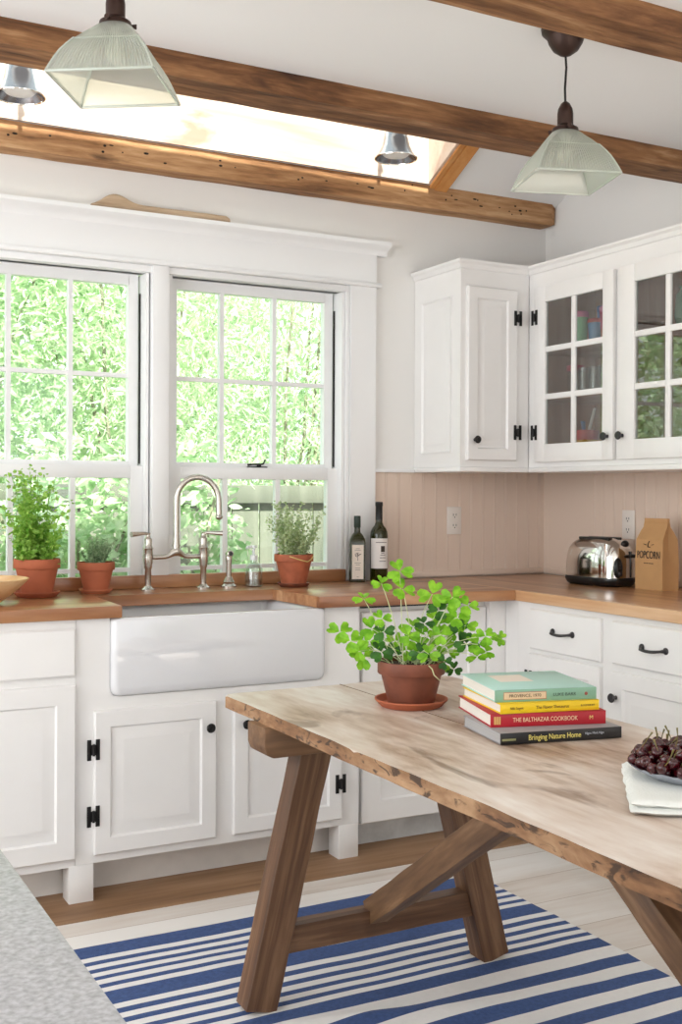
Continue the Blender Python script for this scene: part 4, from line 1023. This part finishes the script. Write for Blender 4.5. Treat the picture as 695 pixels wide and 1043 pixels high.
text(sp, 'Ngoc Minh Ngo', .007, plain('ink_pale', (190, 196, 206), 0.5), (w * .77, -.0011, .014), RX, 'spine_lettering')
t.part('spine_band', B().box(.003, .035, -.0012, 0, .008, .0125), plain('band_green', (140, 140, 96), 0.5), sp)
z += .0242
t, cv, w = book('red hardback in the book stack, second from the table', (1.441, 2.013), (1.697, 1.936), .235, z, .029, plain('cover_red', (176, 24, 40), 0.4), M['paper'])
text(cv, 'THE BALTHAZAR COOKBOOK', .0135, plain('ink_cream', (236, 206, 166), 0.5), (w * .47, -.0004, .0145), RX, 'spine_lettering', sx=.80)
b = B(); 
for k in range(4): b.box(.008 + .004 * k, .010 + .004 * k, -.0006, .0002, .006, .023)
t.part('spine_ornament', b, ink, cv)
text(cv, 'M', .012, ink, (w * .87, -.0004, .0145), RX, 'spine_lettering')
z += .0292
t, cv, w = book('yellow hardback lying between the red and the green book', (1.460, 2.003), (1.690, 1.950), .225, z, .022, plain('cover_yellow', (238, 200, 24), 0.4), M['paper'])
text(cv, 'The Flavor Thesaurus', .010, plain('ink_brown', (120, 84, 30), 0.5), (w * .52, -.0004, .011), RX, 'spine_lettering', sx=.9)
text(cv, 'Niki Segnit', .008, plain('ink_brown2', (120, 84, 30), 0.5), (w * .16, -.0004, .011), RX, 'spine_lettering', sx=.9)
text(cv, 'BLOOMSBURY', .006, plain('ink_brown3', (120, 84, 30), 0.5), (w * .88, -.0004, .011), RX, 'spine_lettering', sx=.9)
z += .0222
t, cv, w = book('pale green hardback on top of the book stack', (1.459, 2.022), (1.688, 1.958), .232, z, .027, plain('cover_aqua', (176, 214, 204), 0.4), M['paper'])
sp = t.part('spine', B().box(-.0002, w + .0002, -.0009, .004, 0, .0268, .001), plain('spine_sage', (130, 172, 146), 0.4))
b = B(); b.box(.020, .118, -.0013, -.0006, .006, .0205); t.part('spine_label', b, plain('label_tan', (222, 196, 160), 0.5), sp)
b = B(); b.box(.019, .119, -.0011, -.0004, .005, .0215); t.part('label_border', b, plain('label_rust', (172, 84, 62), 0.5), sp)
text(sp, 'PROVENCE, 1970', .0095, plain('ink_dark', (92, 76, 56), 0.5), (.069, -.0015, .0132), RX, 'spine_lettering', sx=1.05)
text(sp, 'LUKE BARR', .0098, plain('ink_dark2', (54, 72, 62), 0.5), (.162, -.0012, .0132), RX, 'spine_lettering', sx=1.1)
b = B(); b.ball((.213, -.001, .0134), .004, 10, (1, .2, 1)); t.part('spine_ornament', b, plain('ink_rust', (150, 76, 62), 0.5), sp)
b = B(); b.box(.05, .13, .10, .19, .0266, .0272); t.part('cover_picture', b, plain('cover_cream', (232, 220, 206), 0.5), cv)

# towel, dish, cherries
t = T('folded_towel', 'folded pale linen towel under the dish of cherries', 'towel', (1.500, 1.462, TZ + .0015), rz=math.radians(-39))
bm = bmesh.new(); n = 40; TW, TD = .13, .15
rings = []
prof = []
for k in range(49):
    s = k / 48
    # looped fold profile in local (x inward, z) at the left edge: a soft fat C shape closed
    prof.append(s)
def tz(u, v): return .0018 * noise.noise(Vector((u * 11, v * 18, 3))) + .0003 * noise.noise(Vector((u * 50, v * 50, 1)))
lay = [(0.0, .0015), (0, .010), (0.0005, .0115), (0.0005, .020)]
def towel_layer(z0, z1, dx, dy, seed):
    m_ = 30; top = []; bot = []
    for j in range(m_ + 1):
        rt, rb_ = [], []
        for i in range(m_ + 1):
            u = -1 + 2 * i / m_; v = -1 + 2 * j / m_
            e = max(abs(u), abs(v)); rnd = (1 - max(0, (e - .93) / .07) ** 2) if e > .93 else 1
            x = u * (TW - dx) + .004 * noise.noise(Vector((v * 4, seed, 0))); y = v * (TD - dy) + .004 * noise.noise(Vector((u * 4, seed + 5, 0)))
            zc = (z0 + z1) / 2; h = (z1 - z0) / 2
            rt.append(bm.verts.new((x, y, zc + h * rnd ** .5 + tz(x + seed, y)))); rb_.append(bm.verts.new((x, y, max(.0004, zc - h * rnd ** .5 + (tz(x + seed, y) if z0 > .002 else 0)))))
        top.append(rt); bot.append(rb_)
    for j in range(m_):
        for i in range(m_):
            bm.faces.new([top[j][i], top[j][i + 1], top[j + 1][i + 1], top[j + 1][i]]); bm.faces.new([bot[j][i], bot[j + 1][i], bot[j + 1][i + 1], bot[j][i + 1]])
    for j in range(m_):
        for i in (0, m_): bm.faces.new([top[j][i], top[j + 1][i], bot[j + 1][i], bot[j][i]]); 
    for i in range(m_):
        for j in (0, m_): bm.faces.new([top[j][i], top[j][i + 1], bot[j][i + 1], bot[j][i]])
towel_layer(.0004, .0125, 0, 0, 1); towel_layer(.0115, .024, .001, .004, 7)
t.part('folds', bm, M['linen'], angle=70)
dx_, dy_, dz_ = 1.516, 1.504, TZ + .0245
t = T('cherry_dish', 'shallow grey dish with a scalloped rim holding the cherries', 'dish', (dx_, dy_, dz_))
bm = bmesh.new(); n = 72; rings = []
for r, z_, sc_ in ((.055, 0, 0), (.075, .002, 0), (.094, .012, .3), (.108, .021, 1), (.109, .0225, 1), (.106, .0225, 1), (.092, .0145, .3), (.074, .0045, 0), (.03, .003, 0)):
    rings.append([bm.verts.new(((r + sc_ * .003 * math.cos(18 * 2 * PI * k / n)) * math.cos(2 * PI * k / n), (r + sc_ * .003 * math.cos(18 * 2 * PI * k / n)) * math.sin(2 * PI * k / n), z_ + sc_ * .002 * math.cos(18 * 2 * PI * k / n))) for k in range(n)])
for a, c in zip(rings, rings[1:]):
    for k in range(n): bm.faces.new([a[k], a[(k + 1) % n], c[(k + 1) % n], c[k]])
bm.faces.new(rings[0][::-1]); bm.faces.new(rings[-1])
t.part('dish_body', bm, plain('dish_enamel', (168, 172, 182), 0.25, metal=.3), angle=60)
random.seed(11)
def make_cherry(mat):
    t = T('cherry', 'dark glossy cherry in the heap', 'cherry', (0, 0, 0), group='cherries in the dish')
    bm = bmesh.new(); n = 18; rings = []
    prof = [(0, -.0100), (.004, -.0097), (.0075, -.0075), (.0102, -.003), (.0108, .002), (.0096, .0065), (.0066, .0092), (.0032, .0090), (0, .0074)]
    b = B(); b.lathe(prof, 18); t.part('fruit', b, mat, angle=80)
    b = B(); b.tube([(0, 0, .007), (.001, 0, .018), (.004, .002, .030), (.009, .004, .042)], [.0010, .0009, .0009, .0019], 6); t.part('stalk', b, M['stalk'])
    return t.o
protoA = make_cherry(M['cherry']); protoB = make_cherry(M['cherry_red'])
placed = []
for _ in range(150):
    best = None
    for _k in range(60):
        r = .106 * math.sqrt(random.random()); a = random.uniform(0, 2 * PI); x, y = r * math.cos(a), r * math.sin(a)
        z_ = .0165 + max(0, (r - .075)) * .45
        for (qx, qy, qz) in placed:
            d2 = (x - qx) ** 2 + (y - qy) ** 2
            if d2 < .0205 ** 2: z_ = max(z_, qz + math.sqrt(.0205 ** 2 - d2))
        if z_ > .026 + .050 * (1 - (r / .116) ** 2): continue
        sc_ = z_ + .12 * r
        if best is None or sc_ < best[0]: best = (sc_, x, y, z_)
    if best: placed.append(best[1:])
placed.sort(key=lambda p: p[2])
import colorsys
bare = []
for i, (x, y, z_) in enumerate(placed):
    src = protoB if random.random() < .14 else protoA
    o = protoA if i == 0 else protoB if i == 1 else copy_tree(src)
    o.location = (dx_ + x, dy_ + y, dz_ + z_); o.rotation_euler = (random.gauss(0, .55), random.gauss(0, .55), random.uniform(0, 2 * PI))
    u, w_ = .883 * x - .4696 * y, .4696 * x + .883 * y
    side = 'left edge' if u < -.068 else 'left half' if u < -.022 else 'middle' if u < .022 else 'right half' if u < .068 else 'right edge'
    row = 'front' if w_ < -.03 else 'back' if w_ > .03 else 'centre'
    lev = 'top' if z_ > .050 else 'middle layer' if z_ > .034 else 'bottom layer'
    nm = 'bright red' if o.children[0].data.materials[0] == M['cherry_red'] else 'dark red'
    st_ = random.random() < .4
    if not st_: bare.append(o)
    o['label'] = '%s cherry %s stalk in the %s of the heap, %s, %s' % (nm, 'with a' if st_ else 'without', lev, row, side); o['group'] = 'cherries in the dish'
for o in bare:
    for ch in list(o.children):
        if ch.name.startswith('stalk'): bpy.data.objects.remove(ch)

# ================================================================== RUG
st = [3.095, 3.018, 2.990, 2.966, 2.940, 2.917, 2.893, 2.873, 2.846, 2.824, 2.799, 2.722, 2.694, 2.667, 2.640, 2.615, 2.588, 2.566, 2.541, 2.519, 2.494, 2.436, 2.373, 2.319, 2.265, 2.211, 2.157, 2.103]
while st[-1] > .6: st.append(st[-1] - .0545)
rx0, rx1 = .30, 2.16
bm = bmesh.new(); rows = []; mats = []
nxr = 90
def ripple(x, y):
    h = .0065 + .0018 * noise.noise(Vector((x * 3, y * 5, 0)))
    # a soft wrinkle running out from under the front table leg
    yc = 2.42 - .10 * (x - 1.2) + .03 * math.sin(x * 7); h += .014 * math.exp(-((y - yc + .04) / .035) ** 2) * max(0, 1 - abs(x - 1.35) / .42)
    yc = 2.30 - .05 * (x - 1.2); h += .012 * math.exp(-((y - yc) / .04) ** 2) * max(0, 1 - abs(x - 1.5) / .5)
    return h
for si in range(len(st) - 1):
    sub = max(1, int((st[si] - st[si + 1]) / .014))
    for k in range(sub): rows.append((st[si] + (st[si + 1] - st[si]) * k / sub, si % 2))
rows.append((st[-1], 0))
grid = []
for y, c in rows:
    row = []
    for i in range(nxr + 1):
        x = rx0 + (rx1 - rx0) * i / nxr
        wob = .006 * noise.noise(Vector((x * 2.2, 1.5, 0))) + .003 * noise.noise(Vector((x * 9, y * .5, 0)))
        xe = x + (.004 * noise.noise(Vector((y * 8, 0, 0))) if i == nxr else 0)
        row.append(bm.verts.new((xe, y + wob, ripple(x, y))))
    grid.append(row)
for j in range(len(rows) - 1):
    for i in range(nxr):
        f = bm.faces.new([grid[j][i], grid[j + 1][i], grid[j + 1][i + 1], grid[j][i + 1]]); f.material_index = rows[j][1]
# hem down to the floor
edge = [grid[0][i] for i in range(nxr + 1)], [grid[j][nxr] for j in range(len(rows))], [grid[j][0] for j in range(len(rows))], [grid[-1][i] for i in range(nxr + 1)]
for seq in edge:
    lowr = [bm.verts.new((v.co.x, v.co.y, .0008)) for v in seq]
    for k in range(len(seq) - 1): bm.faces.new([seq[k], seq[k + 1], lowr[k + 1], lowr[k]]).material_index = 0
rug = link('striped_rug', bm, [M['rug_blue'], M['rug_white']], angle=60); tag(rug, 'blue and white striped flat-woven cotton rug under the trestle table', 'rug')

# ================================================================== ISLAND
t = T('kitchen_island', 'kitchen island with a speckled grey stone top in the near left corner', 'island', (-.35, 1.1, 0), world=True)
t.part('stone_top', B().box(-.98, .228, .42, 1.95, .885, .920, .004), M['stone'])
b = B(); b.box(-.90, .12, .50, 1.87, .08, .885); t.part('body', b, M['cab'])
b = B(); b.box(-.85, .08, .55, 1.82, 0, .08); t.part('plinth', b, M['toe'])

# ================================================================== PENDANTS
M['prism'] = glass('ribbed_lamp_glass', (236, 240, 234), 1.0, rough=.12, extra=.05)
mt = M['prism'].node_tree
dfs = mt.nodes.new('ShaderNodeBsdfDiffuse'); dfs.inputs[0].default_value = lin((236, 238, 234)); tls = mt.nodes.new('ShaderNodeBsdfTranslucent'); tls.inputs[0].default_value = lin((240, 240, 236))
a1 = mt.nodes.new('ShaderNodeMixShader'); a1.inputs[0].default_value = .6; mt.links.new(dfs.outputs[0], a1.inputs[1]); mt.links.new(tls.outputs[0], a1.inputs[2])
a2 = mt.nodes.new('ShaderNodeMixShader'); a2.inputs[0].default_value = .32; old = [n for n in mt.nodes if n.type == 'MIX_SHADER' and n not in (a1, a2)][0]
mt.links.new(old.outputs[0], a2.inputs[1]); mt.links.new(a1.outputs[0], a2.inputs[2]); mt.links.new(a2.outputs[0], mt.nodes['Material Output'].inputs[0])
M['prism_edge'] = plain('lamp_glass_rim', (222, 228, 218), 0.15, coat=.5); M['prism_edge'].node_tree.nodes['Principled BSDF'].inputs['Transmission Weight'].default_value = .5
def pendant(label, x, y, zr, rz, half, zc):
    t = T('pendant_lamp', label, 'pendant lamp', (x, y, zc), rz=rz, group=None)
    H = zr - zc; hs = .135
    t.part('canopy', B().lathe([(.062, 0), (.065, -.006), (.063, -.018), (.053, -.028), (.049, -.033), (.045, -.046), (.034, -.064), (.016, -.077), (.006, -.081), (0, -.082)], 36), M['bronze'])
    t.part('cord', B().tube([(0, 0, -.079), (.002, 0, (H + hs) * .4), (-.001, .001, (H + hs + .07) * .8), (0, 0, H + hs + .072)], .0032, 8), M['blackplastic'])
    sk = t.part('socket', B().lathe([(.005, H + hs + .078), (.012, H + hs + .072), (.019, H + hs + .058), (.021, H + hs + .045), (.021, H + hs + .016), (.024, H + hs + .012), (.034, H + hs + .006), (.036, H + hs - .004), (.030, H + hs - .006), (0, H + hs - .006)], 28), M['bronze'])
    for k in range(3):
        a = k * 2 * PI / 3 + .4; t.part('thumb_screw', B().tube([(.03 * math.cos(a), .03 * math.sin(a), H + hs + .002), (.045 * math.cos(a), .045 * math.sin(a), H + hs + .002)], [.003, .006], 8), M['bronze'], sk)
    # ribbed square shade
    bm = bmesh.new(); prof = [(1.0, 0), (.94, .017), (.875, .034), (.80, .051), (.71, .067), (.64, .078), (.605, .083), (.585, .088), (.52, .102), (.44, .114), (.35, .127), (.27, .135)]
    NR = 30; rings = []
    for wall in (0, 1):
        for (s, z_) in (prof if wall == 0 else prof[::-1]):
            hh = half * s - (.0035 if wall else 0); P = []
            rnd = max(0, (z_ - .083) / .052)
            for side_ in range(4):
                a0 = side_ * PI / 2
                for k in range(NR * 2):
                    u = -1 + 2 * k / (NR * 2); off = (.0030 * (k % 2) if wall == 0 and .004 < z_ < .13 else 0)
                    px_, py_ = u * hh, -(hh + off)
                    # rounding towards the neck
                    if rnd: 
                        rr = math.hypot(px_, py_); k2 = hh / rr; px_, py_ = px_ * (1 - rnd * (1 - k2)), py_ * (1 - rnd * (1 - k2))
                    P.append(bm.verts.new((px_ * math.cos(a0) - py_ * math.sin(a0), px_ * math.sin(a0) + py_ * math.cos(a0), H + z_)))
            rings.append(P)
    rings.append(rings[0])
    n = len(rings[0])
    for a, c in zip(rings, rings[1:]):
        for k in range(n): bm.faces.new([a[k], a[(k + 1) % n], c[(k + 1) % n], c[k]])
    sh = t.part('glass_shade', bm, M['prism'], angle=25)
    b = B()
    for s, z_, r_ in ((1.0, 0, .0035), (.605, .083, .0022)):
        q = half * s; cs = [(-q, -q), (q, -q), (q, q), (-q, q)]
        for i in range(4): b.tube([(*cs[i], H + z_), (*cs[(i + 1) % 4], H + z_)], r_, 8)
    for sx_ in (-1, 1):
        for sy_ in (-1, 1): b.tube([(sx_ * half * s, sy_ * half * s, H + z_) for s, z_ in prof[:7]], .003, 8)
    t.part('glass_edge', b, M['prism_edge'], sh)
    bl = t.part('bulb', B().lathe([(0, H + .055), (.014, H + .058), (.022, H + .070), (.022, H + .082), (.013, H + .105), (.012, H + .130)], 20), plain('unlit_bulb_glass', (240, 236, 226), 0.2))
    return t
pendant('ribbed square glass pendant lamp on the right, hung near the wall cabinets', 1.940, 2.386, 2.098, -.33, .111, CEIL)
pendant('ribbed square glass pendant lamp at the upper left corner of the view', .714, 2.386, 2.137, -.585, .113, CEIL)

# bell spot lamps in the skylight shaft
def spot(label, x, y, z):
    t = T('spot_lamp', label, 'spot lamp', (x, y, z), group=None)
    b = B(); b.lathe([(.080, 0), (.078, .003), (.066, .020), (.054, .045), (.048, .070), (.044, .095), (.030, .110), (.012, .116), (.010, .12), (.008, .116), (.028, .106), (.041, .093), (.045, .070), (.051, .045), (.063, .020), (.075, .0035)], 36, close=False)
    t.part('bell_shade', b, M['steel'], angle=60)
    t.part('rim', B().lathe([(.082, -.002), (.083, .001), (.080, .003), (.077, .001), (.078, -.002), (.082, -.002)], 36, close=False), M['chrome'])
    t.part('bulb', B().lathe([(0, .004), (.045, .010), (.06, .024), (.04, .05), (0, .055)], 24), plain('spot_bulb', (236, 236, 232), .3))
    t.part('stem', B().tube([(0, 0, .115), (0, 0, .30), (0, -.045, .33)], .008, 10), M['steel'])
spot('silver bell-shaped spot lamp under the right end of the skylight', 2.215, 3.73, 2.545)
spot('silver bell-shaped spot lamp under the skylight, behind the left pendant lamp', .80, 3.73, 2.545)

# driftwood on the window header
bm = bmesh.new(); rings = []; n = 40
for i in range(n + 1):
    s = i / n; x = 1.108 + .530 * s
    hh = .005 + .014 * math.exp(-((s - .17) / .10) ** 2) + .0095 * min(1, s * 9) * min(1, (1 - s) * 60 + .55)
    P = []
    for k in range(12):
        a = 2 * PI * k / 12; q = Vector((x, 3.993 + .013 * math.cos(a), 2.2835 + hh + hh * math.sin(a)))
        q += noise.noise_vector(Vector((x * 16, a, 2))) * .0015; q.z = max(q.z, 2.2825); P.append(bm.verts.new(q))
    rings.append(P)
for a, c in zip(rings, rings[1:]):
    for k in range(12): bm.faces.new([a[k], a[(k + 1) % 12], c[(k + 1) % 12], c[k]])
bm.faces.new(rings[0][::-1]); bm.faces.new(rings[-1])
o = link('driftwood', bm, M['drift'], angle=60); tag(o, 'long bleached piece of driftwood lying on the window header', 'driftwood')

# ================================================================== GARDEN
fix('ground', B().box(-14, 22, 4.2, 30, -.62, -.6), M['ground'])
t = T('garden_fence', 'weathered grey board fence behind the shrubs outside the windows', 'fence', (2.5, 6.4, -.6), world=True)
for zz in (1.20, .40): t.part('rail', B().box(-4, 8, 6.37, 6.405, zz, zz + .11, .004), M['fence'])
b = B(); x = -4.0
while x < 8: b.box(x, x + .176, 6.41, 6.43, -.6, 1.30, .003); x += .185
t.part('boards', b, M['fence'])
L1 = leafmat('garden_leaf_pale', (176, 206, 152), (236, 244, 220), .5, 9)
L2 = leafmat('garden_leaf_mid', (150, 190, 134), (224, 238, 206), .5, 9)
L3 = leafmat('garden_leaf_deep', (140, 182, 128), (206, 228, 188), .45, 9)
def shrub(name, label, cat, x, y, z0, rx, ry, h, nleaf, ll, lw, mat, seed, droop=0.0, trunks=5, grp=None):
    rs = np.random.RandomState(seed); np.random.seed(seed); random.seed(seed)
    t = T(name, label, cat, (x, y, z0), group=grp)
    # branches
    b = B(); tips = []
    for k in range(trunks):
        a = rs.uniform(0, 2 * PI); r = rs.uniform(.1, .8); top = np.array([math.cos(a) * rx * r, math.sin(a) * ry * r, h * rs.uniform(.7, .98)])
        pts = [Vector((top[0] * (s / 6) ** 1.4 + rs.normal(0, .02), top[1] * (s / 6) ** 1.4, top[2] * s / 6)) for s in range(7)]
        b.tube(pts, [.022 * (1 - .11 * s) for s in range(7)], 6)
    t.part('trunk', b, M['bark'])
    # leaves: clumped
    nc = max(12, nleaf // 45)
    cen = []
    while len(cen) < nc:
        p = rs.uniform(-1, 1, 3)
        if (p ** 2).sum() < 1: cen.append((p[0] * rx, p[1] * ry, h * (.5 + .5 * p[2])))
    cen = np.array(cen); ci = rs.randint(0, nc, nleaf)
    pos = cen[ci] + rs.normal(0, 1, (nleaf, 3)) * np.array([rx, ry, h * .5]) * .13
    pos[:, 2] = np.maximum(pos[:, 2], .02)
    d = rs.normal(size=(nleaf, 3)); d[:, 2] = d[:, 2] * .6 - droop
    L = ll * rs.uniform(.6, 1.3, nleaf); v, f = leaf_quads(pos, d, L, L * lw, .06)
    raw_mesh('foliage', v, f, mat, t.o)
    return t
G = -.6
shrub('willow_tree', 'pale willow-leaved tree seen through the right window top', 'tree', 3.9, 8.3, G, 1.5, .7, 5.2, 20000, .095, .17, L1, 21, .9)
shrub('willow_tree', 'pale willow-leaved tree seen between the two windows', 'tree', 2.5, 8.0, G, 1.3, .7, 5.0, 18000, .09, .18, L1, 22, .8)
shrub('broadleaf_tree', 'broad-leaved tree seen through the left window', 'tree', 1.0, 8.2, G, 1.4, .8, 5.0, 15000, .085, .5, L2, 23, .2)
shrub('broadleaf_tree', 'broad-leaved tree far left outside, reflected in the cabinet glass', 'tree', -1.6, 8.0, G, 1.7, .8, 5.0, 11000, .11, .5, L2, 24, .2)
shrub('broadleaf_tree', 'darker broad-leaved tree behind the willows', 'tree', 3.2, 10.2, G, 2.6, .7, 5.8, 9000, .13, .42, L3, 25, .3)
shrub('broadleaf_tree', 'darker broad-leaved tree deep behind the left window', 'tree', .2, 10.4, G, 2.6, .7, 5.8, 8000, .13, .42, L3, 26, .3)
shrub('leafy_shrub', 'leafy shrub in front of the fence below the left window', 'shrub', 1.45, 5.75, G, .55, .35, 2.1, 4200, .075, .55, L2, 27, .2)
shrub('leafy_shrub', 'leafy shrub in front of the fence behind the faucet', 'shrub', 2.15, 5.85, G, .42, .32, 2.15, 4200, .075, .5, L2, 28, .2)
shrub('leafy_shrub', 'leafy shrub at the far left of the fence', 'shrub', .55, 5.8, G, .6, .35, 2.0, 3600, .08, .5, L1, 29, .1)
shrub('leafy_shrub', 'low leafy shrub at the right end of the fence', 'shrub', 3.75, 5.9, G, .4, .3, 1.6, 2600, .07, .5, L1, 30, .1)
